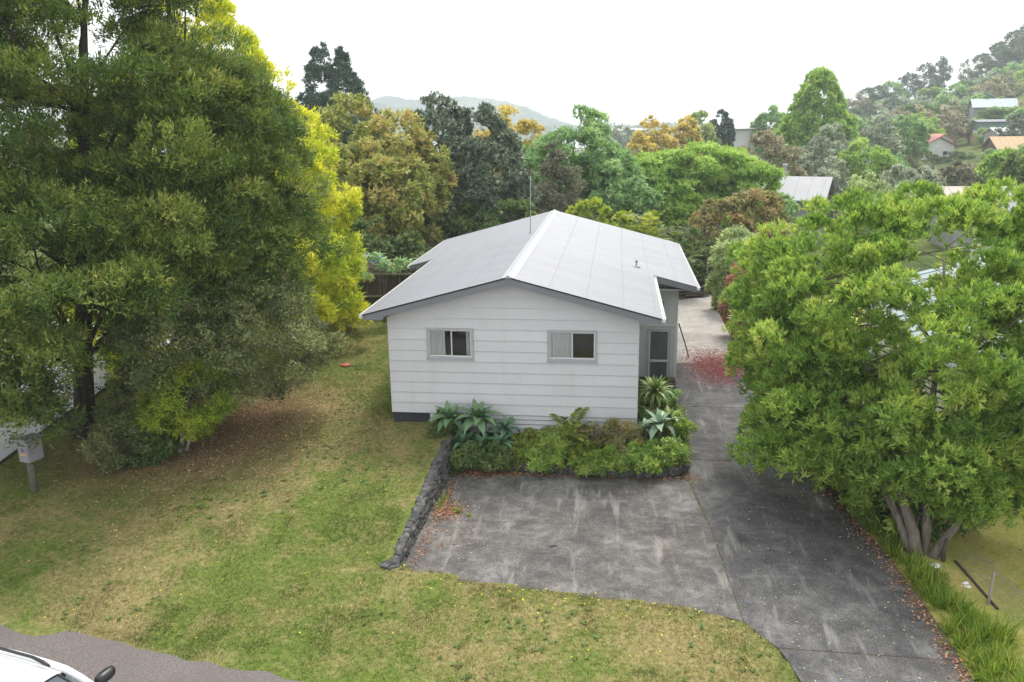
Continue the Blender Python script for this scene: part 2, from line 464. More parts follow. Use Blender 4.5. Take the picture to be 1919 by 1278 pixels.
# concrete court and drive: separate slabs with open joints ------------------------------
drv = empty('driveway', (0, 0, -1.0)); drv['kind'] = 'structure'
slabs = [
    ('p', [(1.72, -1.30), (7.67, -1.30), (7.99, -4.01), (1.72, -4.16)]),
    ('p', [(1.72, -4.175), (7.99, -4.025), (8.205, -7.44), (7.65, -7.27), (7.05, -7.15), (6.44, -7.05), (5.5, -6.95), (4.46, -6.79), (3.7, -6.72), (3.0, -6.60), (1.66, -6.38)]),
    ('d', [(7.69, -.25), (10.72, -.32), (11.00, -2.0), (11.33, -4.40), (8.01, -3.96), (7.80, -1.9)]),
    ('d', [(8.01, -3.99), (11.33, -4.43), (11.50, -6.2), (11.53, -8.22), (8.66, -8.16), (8.45, -7.85), (8.26, -7.53), (8.215, -7.45)]),
    ('d', [(8.68, -8.185), (11.53, -8.245), (11.62, -11.4), (9.25, -11.2), (8.92, -9.3), (8.80, -8.6)]),
    ('d', [(7.86, 3.90), (10.62, 3.90), (10.66, 1.8), (10.72, -.29), (7.69, -.22), (7.86, 1.2)]),
    ('d', [(7.90, 3.93), (10.62, 3.93), (10.58, 6.2), (10.55, 8.60), (7.90, 8.60)]),
    ('q', [(7.90, 8.63), (10.55, 8.63), (10.50, 11.0), (7.90, 11.0)]),
    ('q', [(7.90, 11.03), (10.50, 11.03), (10.52, 16), (7.90, 16)]),
    ('q', [(6.2, 16.03), (10.52, 16.03), (10.6, 20.9), (6.2, 20.9)])]
tag(MB().prism([(1.75, -1.4), (7.6, -1.4), (7.75, 3.9), (7.92, 20.8), (10.5, 20.8), (10.6, 4), (10.68, 0), (11.3, -4.4), (11.45, -8), (11.5, -11.2), (9.3, -11), (8.7, -8.2), (8.1, -7.4), (1.75, -6.3)], -1.10, -1.0085).build('joint_soil', paint('joint_dirt', (.10, .092, .07), .95, .35, 5, .1)), kind='structure')
rs = np.random.RandomState(5)
for k, (kind, poly) in enumerate(slabs):
    dz = rs.uniform(-.006, .004)
    o = MB().prism(poly, -0.11, dz).build('concrete_slab', {'p': M_PAD, 'd': M_DRIVE, 'q': M_PATIO}[kind], drv)
    md = o.modifiers.new('edge', 'BEVEL'); md.width = 0.008; md.segments = 1; md.limit_method = 'ANGLE'
# ------------------------------------------------------------------ the house
M_BOARD = paint('pale_grey_board_paint', (0.575, 0.58, 0.605), 0.5, 0.035, 1.2, 0.35, dirt=(0.46, 0.455, 0.44, 0.28), each=.03)
M_TRIM = paint('mid_grey_trim_paint', (0.180, 0.186, 0.205), 0.5, 0.06, 2, 0.35)
M_FRAME = paint('window_frame_grey', (0.38, 0.385, 0.41), 0.45, 0.05, 3, 0.4)
M_SASH = paint('window_sash_pale', (0.62, 0.625, 0.64), 0.4, 0.04, 3, 0.4)
M_SHEET = paint('pale_grey_wall_sheet', (0.50, 0.505, 0.525), 0.55, 0.05, 1, 0.3, dirt=(0.40, 0.39, 0.37, 0.4))
M_FOUND = paint('dark_foundation', (0.042, 0.042, 0.052), 0.85, 0.2, 4, 0.2)
M_DARK = paint('unlit_interior', (0.045, 0.042, 0.038), 0.9, 0.2, 2, 0.1)
M_WHITE = paint('white_gutter_paint', (0.72, 0.72, 0.71), 0.4, 0.08, 4, 0.4)
M_LINING = paint('room_lining', (0.28, 0.26, 0.22), 0.9, 0.1, 1, 0.1)
t = NT('roof_paint'); P = t.pos()
n1 = t.noise(0.9, t.pos((0.35, 1.6, 1)), detail=6, rough=0.65); n2 = t.noise(7, P, detail=5, rough=0.75)
c = t.ramp(t.math('ADD', t.math('MULTIPLY', n1, .6), t.math('MULTIPLY', n2, .4)), [(0.36, (0.245, 0.252, 0.278)), (0.62, (0.286, 0.294, 0.320))])
c = t.mix(t.ramp(t.noise(26, P, detail=4), [(0.66, 0), (0.80, 0.35)]), c, (0.26, 0.26, 0.25))
M_ROOF = t.done(t.pbr(c, 0.5, None, 0.35))
t = NT('window_glass')
gl = t.n('BsdfGlossy', {'Color': (0.9, 0.95, 1, 1), 'Roughness': 0.03}); tr = t.n('BsdfTransparent', {'Color': (0.97, 0.98, 0.98, 1)})
fr = t.n('Fresnel', {'IOR': 1.5})
M_GLASS = t.done(t.n('MixShader', {0: fr.outputs[0], 1: tr.outputs[0], 2: gl.outputs[0]}).outputs[0])
t = NT('frosted_glass')
n = t.noise(3, t.pos((1, 1, .5)), detail=3)
M_FROST = t.done(t.pbr(t.ramp(n, [(.3, (0.075, 0.09, 0.10)), (.7, (0.12, 0.135, 0.145))]), 0.22, t.bump(t.noise(70), 0.15, .003), 0.5))
t = NT('curtain_cloth')
n = t.noise(3, t.pos((1, 1, .1)), detail=3)
M_CURTAIN = t.done(t.n('MixShader', {0: .25, 1: t.pbr(t.ramp(n, [(.3, (.78, .77, .75)), (.7, (.86, .85, .83))]), 0.9, None, 0.1), 2: t.n('BsdfTranslucent', {'Color': (.8, .8, .77, 1)}).outputs[0]}).outputs[0])
M_RIDGE = paint('ridge_flashing_paint', (0.36, 0.37, 0.39), .4, .04, 3, .4)
M_METAL = paint('galvanised_steel', (0.36, 0.37, 0.38), 0.45, 0.15, 8, 0.5, 0.5)
M_BLACK = paint('black_plastic', (0.018, 0.018, 0.02), 0.4, 0.1, 5, 0.5)

W, D9 = 6.5, 0.2888
ZE, OE, SL, OF, LEN = 2.7774, 0.5268, 0.2664, 0.5068, 15.04
XL, YL, XR, YR = -1.448, 8.256, 8.41, 5.413
def rz(x): return ZE + SL * (W / 2 + OE - abs(x - W / 2))

house = empty('house', (0, 0, 0), 0, 'single-storey house in pale grey weatherboard under a light grey low gabled roof', 'house')

WINS = [(1.02, 2.26, 1.515, 2.345), (4.18, 5.45, 1.515, 2.335)]
# weatherboards: one object per board, cut round the windows and to the gable
def board(x0b, x1b, x0t, x1t, z0, z1, zc):
    th = lambda z: 0.036 - 0.027 * (z - zc) / D9
    f0, f1 = -0.012 - th(z0), -0.012 - th(z1)
    vs = [(x0b, f0, z0), (x1b, f0, z0), (x1t, f1, z1), (x0t, f1, z1), (x0b, -0.006, z0), (x1b, -0.006, z0), (x1t, -0.006, z1), (x0t, -0.006, z1)]
    MB().add(vs, [(0, 1, 2, 3), (5, 4, 7, 6), (0, 4, 5, 1), (3, 2, 6, 7), (0, 3, 7, 4), (1, 5, 6, 2)]).build('weatherboard', M_BOARD, house)
def gable_x(z):      # half-width of the wall at height z under the soffit
    zr = rz(W / 2) - 0.19
    return min(W / 2, max(0.02, (zr - z) / SL))
rs = np.random.RandomState(8)
for i in range(13):
    z0, z1 = i * D9, (i + 1) * D9 - 0.002
    if gable_x(z0) < 0.1: break
    z1 = min(z1, rz(W / 2) - 0.21)
    hb, ht = gable_x(z0), gable_x(z1)
    zc = z0
    cuts = [w for w in WINS if w[2] < z1 and w[3] > z0]
    xa = W / 2 - hb; xat = W / 2 - ht
    for w in cuts:
        board(xa, w[0] - .002, xat, w[0] - .002, z0, z1, zc)
        if w[2] > z0 + .01: board(w[0], w[1], w[0], w[1], z0, w[2], zc)
        if w[3] < z1 - .01: board(w[0], w[1], w[0], w[1], w[3], z1, zc)
        xa = xat = w[1] + .002
    # long runs are butt-jointed
    xe, xet = W / 2 + hb, W / 2 + ht
    if not cuts and hb == ht == W / 2:
        j = rs.uniform(2.2, 4.6)
        board(xa, j - .0015, xat, j - .0015, z0, z1, zc); xa = xat = j + .0015
    board(xa, xe, xat, xet, z0, z1, zc)

# walls behind the boards, and the rest of the shell
mb = MB()
x = 0.0
for w in WINS:
    mb.b2((x, 0, 0), (w[0], 0.1, 2.6)); mb.b2((w[0], 0, 0), (w[1], 0.1, w[2])); mb.b2((w[0], 0, w[3]), (w[1], 0.1, 2.6)); x = w[1]
mb.b2((x, 0, 0), (W, 0.1, 2.6))
mb.prism([(0.03, 2.601), (W - .03, 2.601), (W - .03, 2.70), (W / 2, rz(W / 2) - .2), (0.03, 2.70)], 0.0, 0.1, 'y')
mb.build('wall', M_SHEET, house)
mb = MB()
mb.b2((-.004, .101, -.25), (.1, 8.66, 2.66)); mb.b2((W - .1, .101, -1.0), (W + .004, 5.86, 2.66))
mb.b2((-.93, 8.76, -.25), (-.83, 14.9, 2.45)); mb.b2((-.83, 8.66, -.25), (.1, 8.76, 2.45)); mb.b2((-.83, 14.8, -.25), (7.89, 14.9, 2.4))
mb.b2((.101, .101, -.06), (6.399, 14.799, 0.0))
mb.build('wall', M_SHEET, house)
mb = MB(); mb.b2((.11, 1.6, .01), (6.39, 1.66, 2.6)); mb.b2((3.2, .11, .01), (3.27, 1.59, 2.6))
mb.build('room_lining', M_LINING, house)
MB().b2((0.012, 0.012, -.62), (W - .012, 0.09, -.002)).build('foundation', M_FOUND, house)
for k in range(4):
    z1 = -.022 - k * .128
    MB().b2((1.02, -.018, z1 - .106), (W + .004, .006, z1)).build('base_board', M_BOARD, house)
MB().b2((-.008, -.046, 0.002), (.02, 0.02, 2.62)).build('corner_trim', M_BOARD, house)
MB().b2((W - .02, -.046, 0.002), (W + .008, 0.02, 2.62)).build('corner_trim', M_BOARD, house)

# windows
def curtain(x0, x1, z0, z1, y, parent, waves):
    n = 60; vs = []; fs = []
    for i in range(n + 1):
        u = i / n; x = x0 + (x1 - x0) * u
        a = 0.016 * math.sin(u * waves * 6.283) + 0.008 * math.sin(u * waves * 2.7 * 6.283 + 1)
        vs += [(x + 0.01 * math.sin(u * 9), y + a * 1.25, z0 + 0.012 * math.sin(u * 14)), (x, y + a * .7, z1)]
    for i in range(n): fs.append((2 * i, 2 * i + 2, 2 * i + 3, 2 * i + 1))
    MB().add(vs, fs).build('curtain', M_CURTAIN, parent, True)
for k, (x0, x1, z0, z1) in enumerate(WINS):
    mb = MB(); F = .055
    for lo, hi in (((x0, -.062, z0), (x1, .03, z0 + F)), ((x0, -.062, z1 - F), (x1, .03, z1)), ((x0, -.062, z0 + F), (x0 + F, .03, z1 - F)), ((x1 - F, -.062, z0 + F), (x1, .03, z1 - F))):
        mb.b2(lo, hi)
    wn = mb.build('window', M_FRAME, house)
    a0, a1, b0, b1 = x0 + F, x1 - F, z0 + F, z1 - F
    xm = a0 + (a1 - a0) * (0.535 if k == 0 else 0.50)
    mb = MB(); S = .028
    for (p, q, yy) in ((a0, xm + .016, -.02), (xm - .016, a1, -.046)):
        for lo, hi in (((p, yy, b0), (q, yy + .022, b0 + S * 1.2)), ((p, yy, b1 - S), (q, yy + .022, b1)), ((p, yy, b0 + S * 1.2), (p + S, yy + .022, b1 - S)), ((q - S, yy, b0 + S * 1.2), (q, yy + .022, b1 - S))):
            mb.b2(lo, hi)
    mb.build('sash', M_SASH, wn)
    MB().b2((a0 + .02, -.012, b0 + .02), (xm, -.008, b1 - .02)).build('pane', M_GLASS, wn)
    MB().b2((xm, -.038, b0 + .02), (a1 - .02, -.034, b1 - .02)).build('pane', M_GLASS, wn)
    MB().b2((x0 - .015, -.085, z0 - .03), (x1 + .015, .02, z0 - .002)).build('sill', M_FRAME, wn)
    if k == 0:
        curtain(a0 + .02, a0 + .42, b0 + .01, b1, .024, wn, 5); curtain(a1 - .15, a1 - .01, b0 + .01, b1, .024, wn, 2)
    else:
        curtain(a0 + .02, xm + .02, b0 + .01, b1, .024, wn, 6)

# barge boards, soffits, fascia
ZT = 0.012
def barge(poly, y, th=.03): return MB().prism(poly, y, y + th, 'y').build('barge_board', M_TRIM, house, bevel=.004)
bl = ZE - .145
xa = W / 2
barge([(-OE, ZE - .012), (xa, rz(xa) - .012), (xa, rz(xa) - .205), (0.04, rz(0.04) - .20), (-.01, bl), (-OE + .02, bl)], -OF)
barge([(xa, rz(xa) - .012), (W + OE, ZE - .012), (W + OE - .02, bl), (W + .01, bl), (W - .04, rz(W - .04) - .20), (xa, rz(xa) - .205)], -OF)
barge([(XL, rz(XL) - .012), (-OE - .03, rz(-OE - .03) - .012), (-OE - .03, rz(-OE) - .20), (XL + .015, rz(XL) - .16)], YL)
barge([(W + OE + .06, rz(W + OE + .06) - .012), (XR, rz(XR) - .012), (XR - .015, rz(XR) - .17), (W + OE + .06, rz(W + OE + .06) - .215)], YR)
mb = MB()
mb.prism([(-OE + .03, ZE - .06), (xa, rz(xa) - .06), (W + OE - .03, ZE - .06), (W + OE - .03, ZE - .075), (xa, rz(xa) - .085), (-OE + .03, ZE - .075)], -OF + .031, .0, 'y')
mb.b2((-OE + .03, .0, bl + .01), (0, YL, bl + .03)); mb.b2((W, 0, bl + .01), (W + OE - .03, YR + .5, bl + .03))
mb.b2((W + .1, YR + .04, rz(XR) - .12), (XR - .03, LEN - .05, rz(XR) - .10)); mb.b2((XL + .03, YL + .04, rz(XL) - .12), (-.1, LEN - .05, rz(XL) - .10))
mb.build('soffit', M_SHEET, house)
for lo, hi in (((-OE, -OF + .031, bl), (-OE + .025, YL - .001, ZE - .02)), ((W + OE - .025, -OF + .031, bl), (W + OE, YR - .001, ZE - .02)), ((XL, YL + .031, rz(XL) - .16), (XL + .025, LEN, rz(XL) - .02)), ((XR - .025, YR + .031, rz(XR) - .17), (XR, LEN, rz(XR) - .02))):
    MB().b2(lo, hi).build('fascia', M_TRIM, house)
# white gutters on the right eaves
def gutter(x, y0, y1, z, s):
    mb = MB(); prof = [(0, 0), (0, -.085), (.075, -.085), (.10, -.01), (.108, .0), (.098, .004), (.07, -.072), (.012, -.072), (.012, 0)]
    vs = [(x + s * p, y0, z + q) for p, q in prof] + [(x + s * p, y1, z + q) for p, q in prof]; n = len(prof)
    mb.add(vs, [(i, (i + 1) % n, n + (i + 1) % n, n + i) for i in range(n)])
    mb.b2((x, y0 - .004, z - .085), (x + s * .098, y0, z)); mb.b2((x, y1, z - .085), (x + s * .098, y1 + .004, z))
    return mb.build('gutter', M_WHITE, house)
gutter(W + OE + .002, -OF + .06, YR - .02, ZE - .03, 1)
gutter(XR + .002, YR + .04, LEN - .03, rz(XR) - .03, 1)
gutter(-OE - .002, -OF + .06, YL - .02, ZE - .03, -1)
gutter(XL - .002, YL + .04, LEN - .03, rz(XL) - .03, -1)
MB().tube([(-OE - .06, 5.6, ZE - .1), (-.2, 5.6, ZE - .3), (-.06, 5.6, ZE - .5), (-.06, 5.6, -.25)], .04, 8).build('downpipe', M_WHITE, house)

# roof: one part, its corrugated sheets the sub-parts
mb = MB()
for (x0, x1, y0, y1) in ((-OE, xa, -OF, YL), (XL, xa, YL + .002, LEN), (xa + .001, W + OE, -OF, YR), (xa + .001, XR, YR + .002, LEN)):
    mb.add([(x0, y0, rz(x0) - .04), (x1, y0, rz(x1) - .04), (x1, y1, rz(x1) - .04), (x0, y1, rz(x0) - .04),
            (x0, y0, rz(x0) - .015), (x1, y0, rz(x1) - .015), (x1, y1, rz(x1) - .015), (x0, y1, rz(x0) - .015)],
           [(3, 2, 1, 0), (4, 5, 6, 7), (0, 1, 5, 4), (1, 2, 6, 5), (2, 3, 7, 6), (3, 0, 4, 7)])
roof = mb.build('roof', M_ROOF, house)
def sheet(xe, y0, y1, k):
    n = max(8, int(round((y1 - y0) / .0762 * 6)))
    s = 1 if xe > xa else -1
    xo = xe + s * .03; xi = xa + s * .03
    vs = []; fs = []
    lift = .0009 * (k % 2)
    for i in range(n + 1):
        y = y0 + (y1 - y0) * i / n
        h = .0105 * math.cos((y) / .0762 * 2 * math.pi) + lift
        vs += [(xi, y, rz(xa) + SL * (-.03) + h), (xo, y, rz(xe) - SL * .03 + h)]
    for i in range(n): fs.append((2 * i, 2 * i + 2, 2 * i + 3, 2 * i + 1) if s < 0 else (2 * i, 2 * i + 1, 2 * i + 3, 2 * i + 2))
    MB().add(vs, fs).build('roof_sheet', M_ROOF, roof, True)
screws = MB()
def run(xe, y0, y1, rows):
    y = y0; k = 0
    while y < y1 - .05:
        ye = min(y + .762, y1)
        sheet(xe, y - .012, ye + .012, k); y = ye; k += 1
    s = 1 if xe > xa else -1
    for dx in rows:
        x = xa + s * dx
        if abs(dx) > abs(xe - xa): continue
        yy = math.ceil(y0 / .0762) * .0762
        while yy < y1 - .02:
            screws.add([(x - .011, yy - .011, rz(x) + .0115), (x + .011, yy - .011, rz(x + .011) + .0115), (x + .011, yy + .011, rz(x + .011) + .0115), (x - .011, yy + .011, rz(x - .011) + .0115), (x, yy, rz(x) + .020)],
                       [(0, 1, 4), (1, 2, 4), (2, 3, 4), (3, 0, 4)])
            yy += .0762 * 2
ROWS = [.16, 1.02, 1.93, 2.84, 3.66, 4.55, 5.05]
run(-OE, -OF - .03, YL, ROWS); run(XL, YL, LEN, ROWS); run(W + OE, -OF - .03, YR, ROWS); run(XR, YR, LEN, ROWS)
so = screws.build('roof_screws', M_METAL, roof); so['kind'] = 'stuff'
mb = MB()
prof = [(-.17, -.17 * SL + .012), (-.05, -.05 * SL + .016), (-.028, .028), (0, .040), (.028, .028), (.05, -.05 * SL + .016), (.17, -.17 * SL + .012)]
n = len(prof)
vs = [(xa + p, -OF - .035, rz(xa) + q) for p, q in prof] + [(xa + p, LEN + .02, rz(xa) + q) for p, q in prof]
mb.add(vs, [(i, i + 1, n + i + 1, n + i) for i in range(n - 1)] + [tuple(range(n))])
rc = mb.build('ridge_cap', M_RIDGE, roof)
# vent pipe and aerial
vp = MB().tube([(6.54, 6.1, rz(6.54) - .05), (6.54, 6.1, rz(6.54) + .16)], .032, 10)
vp.tube([(6.54, 6.1, rz(6.54) + .0), (6.54, 6.1, rz(6.54) + .05)], [.13, .05], 12); vp.tube([(6.54, 6.1, rz(6.54) + .17), (6.54, 6.1, rz(6.54) + .24)], [.06, .03], 10)
vp.build('vent_pipe', M_METAL, house, True)
am = MB().tube([(2.90, 8.4, rz(2.9)), (2.91, 8.4, rz(2.9) + 1.0), (2.925, 8.4, rz(2.9) + 1.95)], [.016, .013, .010], 8); am.tube([(2.90, 8.4, rz(2.9) - .01), (2.90, 8.4, rz(2.9) + .05)], [.055, .03], 10)
am.build('aerial_mast', M_METAL, house, True)

# the wing on the right: wall facing the street with its glazed door
yw = 5.92
dx0, dx1, dz1 = 6.94, 7.70, 0.93
mb = MB()
mb.b2((W + .005, yw, -1.0), (dx0, yw + .1, dz1)); mb.b2((dx1, yw, -1.0), (7.89, yw + .1, dz1))
mb.prism([(W + .005, dz1), (7.89, dz1), (7.89, rz(7.89) - .1), (W + .005, rz(W) - .1)], yw, yw + .1, 'y')
mb.b2((7.79, yw + .101, -1.0), (7.89, 14.9, rz(7.89) - .1))
mb.build('wall', M_SHEET, house)
for k, x in enumerate((6.86, 7.22, 7.58, 7.845)):
    MB().b2((x, yw - .014, 1.125), (x + .045, yw - .001, rz(x + .05) - .12)).build('batten', M_SHEET, house)
MB().b2((W + .01, yw - .03, 1.02), (7.90, yw - .001, 1.12)).build('trim_board', M_BOARD, house)
MB().b2((7.82, yw - .022, -1.0), (7.905, yw - .001, 1.018)).build('corner_trim', M_BOARD, house)
mb = MB(); F = .06
for lo, hi in (((dx0, yw - .035, dz1 - F), (dx1, yw + .06, dz1)), ((dx0, yw - .035, -1.0), (dx0 + F, yw + .06, dz1 - F)), ((dx1 - F, yw - .035, -1.0), (dx1, yw + .06, dz1 - F))): mb.b2(lo, hi)
dr = mb.build('door', M_FRAME, house)
mb = MB(); a0, a1 = dx0 + F + .003, dx1 - F - .003
mb.b2((a0, yw, -.98), (a0 + .04, yw + .04, dz1 - F)); mb.b2((a1 - .04, yw, -.98), (a1, yw + .04, dz1 - F))
mb.b2((a0 + .04, yw - .006, -.185), (a1 - .04, yw + .04, -.115)); mb.b2((a0 + .04, yw, -.98), (a1 - .04, yw + .04, -.80)); mb.b2((a0 + .04, yw, dz1 - F - .04), (a1 - .04, yw + .04, dz1 - F - .002))
mb.build('door_leaf', M_SASH, dr)
MB().b2((a0 + .04, yw + .015, -.115), (a1 - .04, yw + .021, dz1 - F - .04)).build('pane', M_FROST, dr)
MB().b2((a0 + .04, yw + .015, -.80), (a1 - .04, yw + .021, -.185)).build('pane', M_FROST, dr)
MB().b2((dx0 + .02, yw + .07, -1.0), (dx1 - .02, yw + .09, dz1)).build('door_backing', M_DARK, dr)
MB().tube([(a0 + .02, yw - .02, -.12), (a0 + .02, yw - .06, -.12), (a0 + .12, yw - .06, -.12)], .012, 6).build('handle', M_METAL, dr)
lt = MB(); lt.b2((7.33, yw - .012, 1.72), (7.43, yw, 1.84)); lt.tube([(7.38, yw - .012, 1.80), (7.38, yw - .09, 1.81), (7.38, yw - .16, 1.77)], [.025, .03, .045], 8)
lt.build('outdoor_light', M_BLACK, house)
# ------------------------------------------------------------------ trees and shrubs
def nrm(v): return v / np.maximum(np.linalg.norm(v, axis=-1, keepdims=True), 1e-9)

def leaf_quads(P, D, N, L, Wd, mid=0.45, bend=0.0):
    S = nrm(np.cross(D, N)); Nn = np.cross(S, D)
    L = L[:, None]; Wd = Wd[:, None]
    V = np.empty((len(P), 4, 3), np.float32)
    V[:, 0] = P; m = P + D * L * mid + Nn * (bend * L)
    V[:, 1] = m + S * Wd / 2; V[:, 2] = P + D * L; V[:, 3] = m - S * Wd / 2
    return V.reshape(-1, 3)

def leaf_tris(P, D, N, L, Wd):
    """one pointed triangle per leaf or spray tip: cheap enough for whole crowns"""
    S = nrm(np.cross(D, N)); Nn = np.cross(S, D)
    L = L[:, None]; Wd = Wd[:, None]
    V = np.empty((len(P), 3, 3), np.float32)
    m = P + D * L * .22 + Nn * (.05 * L)
    V[:, 0] = m + S * Wd * .5; V[:, 1] = P + D * L; V[:, 2] = m - S * Wd * .5 - D * L * .16
    return V.reshape(-1, 3)

CAMP = np.array([5.89, -20.7, 7.5])
def crown(rng, axes, base, ncl, rc, flat, nsub, rs_, k, L, Wd, inner=0.25, up=0.35, droop=0.0, spread=0.8, back=0.5, lump=0.12, tipbias=0.0):
    """axes: list of (ox, oy, [(z, radius), ...]) profiles relative to base.
    clumps sit near the profile surface, sub-clumps on each clump, leaves radiate from each sub-clump."""
    cl, od = [], []
    wts = np.array([sum((a[2][i + 1][0] - a[2][i][0]) * (a[2][i + 1][1] + a[2][i][1]) for i in range(len(a[2]) - 1)) for a in axes]); wts = wts / wts.sum()
    tocam = math.atan2(CAMP[1] - base[1], CAMP[0] - base[0])
    tries = 0
    while len(cl) < ncl and tries < ncl * 60:
        tries += 1
        a = axes[rng.choice(len(axes), p=wts)]
        zs = [p[0] for p in a[2]]; rr = [p[1] for p in a[2]]
        z = rng.uniform(zs[0], zs[-1]); r = np.interp(z, zs, rr)
        if rng.rand() > (r + 0.12 * max(rr)) / (max(rr) * 1.12): continue
        th = rng.uniform(-math.pi, math.pi)
        dth = abs((th - tocam + math.pi) % (2 * math.pi) - math.pi)
        if dth > 2.0 and rng.rand() > back: continue
        rad = r * (1 + rng.normal(0, lump)) * (rng.uniform(0.55, 0.8) if rng.rand() < inner else rng.uniform(0.86, 1.0))
        p = np.array([a[0] + rad * math.cos(th), a[1] + rad * math.sin(th), z])
        skip = False
        for b in axes:
            if b is a: continue
            bz = [q[0] for q in b[2]]; br = [q[1] for q in b[2]]
            if bz[0] < p[2] < bz[-1] and math.hypot(p[0] - b[0], p[1] - b[1]) < 0.55 * np.interp(p[2], bz, br): skip = True
        if skip: continue
        slope = (np.interp(z + .2, zs, rr) - np.interp(z - .2, zs, rr)) / .4
        o = np.array([math.cos(th), math.sin(th), np.clip(-slope, -0.4, 2.5)])
        if z > zs[-1] - 0.12 * (zs[-1] - zs[0]): o[2] += 1.2
        cl.append(p); od.append(o)
    cl = np.array(cl); od = nrm(np.array(od)); n = len(cl)
    rcl = rc * rng.uniform(0.65, 1.3, n)
    ct = rng.rand(n)
    # sub-clumps
    ci = np.repeat(np.arange(n), nsub)
    sdir = nrm(rng.normal(0, 1, (len(ci), 3)) + od[ci] * 0.75 + np.array([0, 0, up]))
    rad = rcl[ci] * np.where(rng.rand(len(ci)) < 0.25, rng.uniform(0.3, 0.8, len(ci)), rng.uniform(0.82, 1.05, len(ci)))
    sp = cl[ci] + sdir * rad[:, None] * np.array([1, 1, flat])
    so = nrm(sdir + od[ci] * 0.6)
    st = rng.rand(len(ci))
    # leaves
    si = np.repeat(np.arange(len(ci)), k); m = len(si)
    g = rng.normal(0, 1, (m, 3))
    D = nrm(so[si] * (1.1 - spread) + nrm(g) * spread + np.array([0, 0, up * 0.4 - droop]))
    N = nrm(so[si] * 0.6 + np.array([0, 0, 0.55]) + rng.normal(0, 0.42, (m, 3)))
    P = sp[si] + rng.normal(0, 1, (m, 3)) * rs_
    Lr = L * rng.uniform(0.65, 1.3, m); Wr = Wd * rng.uniform(0.75, 1.25, m)
    tint = 0.34 * ct[ci][si] + 0.30 * st[si] + 0.36 * rng.rand(m)
    return P, D, N, Lr, Wr, tint, cl, od

def limbs(mb, rng, base_pts, base_rad, targets, n, r0=0.05, sag=0.1, seg=6):
    """main stem(s) plus limbs that leave the stem and reach clump centres"""
    pts = [Vector(p) for p in base_pts]
    mb.tube(pts, base_rad, 10)
    if len(targets) == 0: return
    for i in rng.choice(len(targets), min(n, len(targets)), replace=False):
        tv = Vector(targets[i])
        if tv.z < 1.7 and math.hypot(tv.x, tv.y) > 1.5: continue      # low outer sprays hang from thin twigs only
        # leave the stem somewhat below the target
        best = None
        for j in range(len(pts)):
            if pts[j].z < tv.z - 0.15 * (pts[-1].z - pts[0].z): best = j
        if best is None: best = max(0, len(pts) // 3)
        s = pts[best]; mid = s.lerp(tv, 0.5) + Vector(rng.normal(0, 0.12, 3)) * (tv - s).length * 0.5 + Vector((0, 0, sag))
        q1 = s.lerp(mid, 0.55) + Vector((0, 0, sag * .4)); rr = min(r0, base_rad[min(best, len(base_rad) - 1)] * .6)
        mb.tube([s, q1, mid, mid.lerp(tv, .6), tv], [rr, rr * .8, rr * .55, rr * .38, rr * .2], seg, cap=False)

def trunk_pts(rng, z0, z1, lean=(0, 0), n=7, wob=0.05):
    H = z1 - z0
    return [(lean[0] * (i / (n - 1)) + rng.normal(0, wob) * (i > 0), lean[1] * (i / (n - 1)) + rng.normal(0, wob) * (i > 0), z0 + H * i / (n - 1)) for i in range(n)]

def tree(name, label, cat, base, axes, mat, barkm, seed, ncl, rc, flat, nsub, rs_, k, L, Wd, trunks, nlimb=14, limb_r=0.05, group=None, **kw):
    rng = np.random.RandomState(seed)
    root = empty(name, base, 0, label, cat, group)
    P, D, N, Lr, Wr, tint, cl, od = crown(rng, axes, base, ncl, rc, flat, nsub, rs_, k, L, Wd, **kw)
    place('crown' if cat == 'tree' else 'foliage', quads_mesh('crown', leaf_tris(P, D, N, Lr * 1.05, Wr * 1.12), 3, mat, tint), root)
    if trunks:
        mb = MB()
        for (pts, rad) in trunks:
            limbs(mb, rng, pts, rad, cl, nlimb // max(1, len(trunks)), limb_r)
        mb.build('trunk' if cat == 'tree' else 'stem', barkm, root, True)
    return root

def taper(r0, r1, n=7): return [r0 + (r1 - r0) * (i / (n - 1)) ** 0.8 for i in range(n)]

B_DARK = bark('dark_bark', (0.035, 0.028, 0.024), (0.10, 0.078, 0.065))
B_GREY = bark('grey_bark', (0.10, 0.085, 0.07), (0.23, 0.20, 0.17))
B_PALE = bark('pale_bark', (0.26, 0.25, 0.23), (0.48, 0.46, 0.43))
F_TOT = foliage('olive_conifer_sprays', [(0.12, (0.022, 0.048, 0.010)), (0.40, (0.060, 0.104, 0.022)), (0.64, (0.132, 0.170, 0.036)), (0.9, (0.265, 0.268, 0.074))], 0.22, gain=1.5)
F_GOLD = foliage('golden_conifer_sprays', [(0.1, (0.090, 0.160, 0.024)), (0.36, (0.23, 0.29, 0.036)), (0.60, (0.39, 0.39, 0.046)), (0.9, (0.51, 0.46, 0.075))], 0.30, gain=1.7)
F_MAIN = foliage('glossy_green_leaves', [(0.1, (0.050, 0.098, 0.024)), (0.36, (0.100, 0.172, 0.038)), (0.60, (0.172, 0.242, 0.054)), (0.82, (0.258, 0.312, 0.088)), (0.97, (0.36, 0.31, 0.10))], 0.34, 0.38, 0.4, gain=1.8)
F_GREYOL = foliage('grey_olive_leaves', [(0.1, (0.050, 0.058, 0.030)), (0.4, (0.098, 0.115, 0.050)), (0.65, (0.165, 0.190, 0.075)), (0.9, (0.265, 0.290, 0.125))], 0.25, gain=1.5)
F_LIME = foliage('bright_conifer_sprays', [(0.1, (0.070, 0.126, 0.020)), (0.45, (0.168, 0.231, 0.031)), (0.75, (0.280, 0.315, 0.049)), (0.95, (0.392, 0.378, 0.084))], 0.28, gain=1.60)
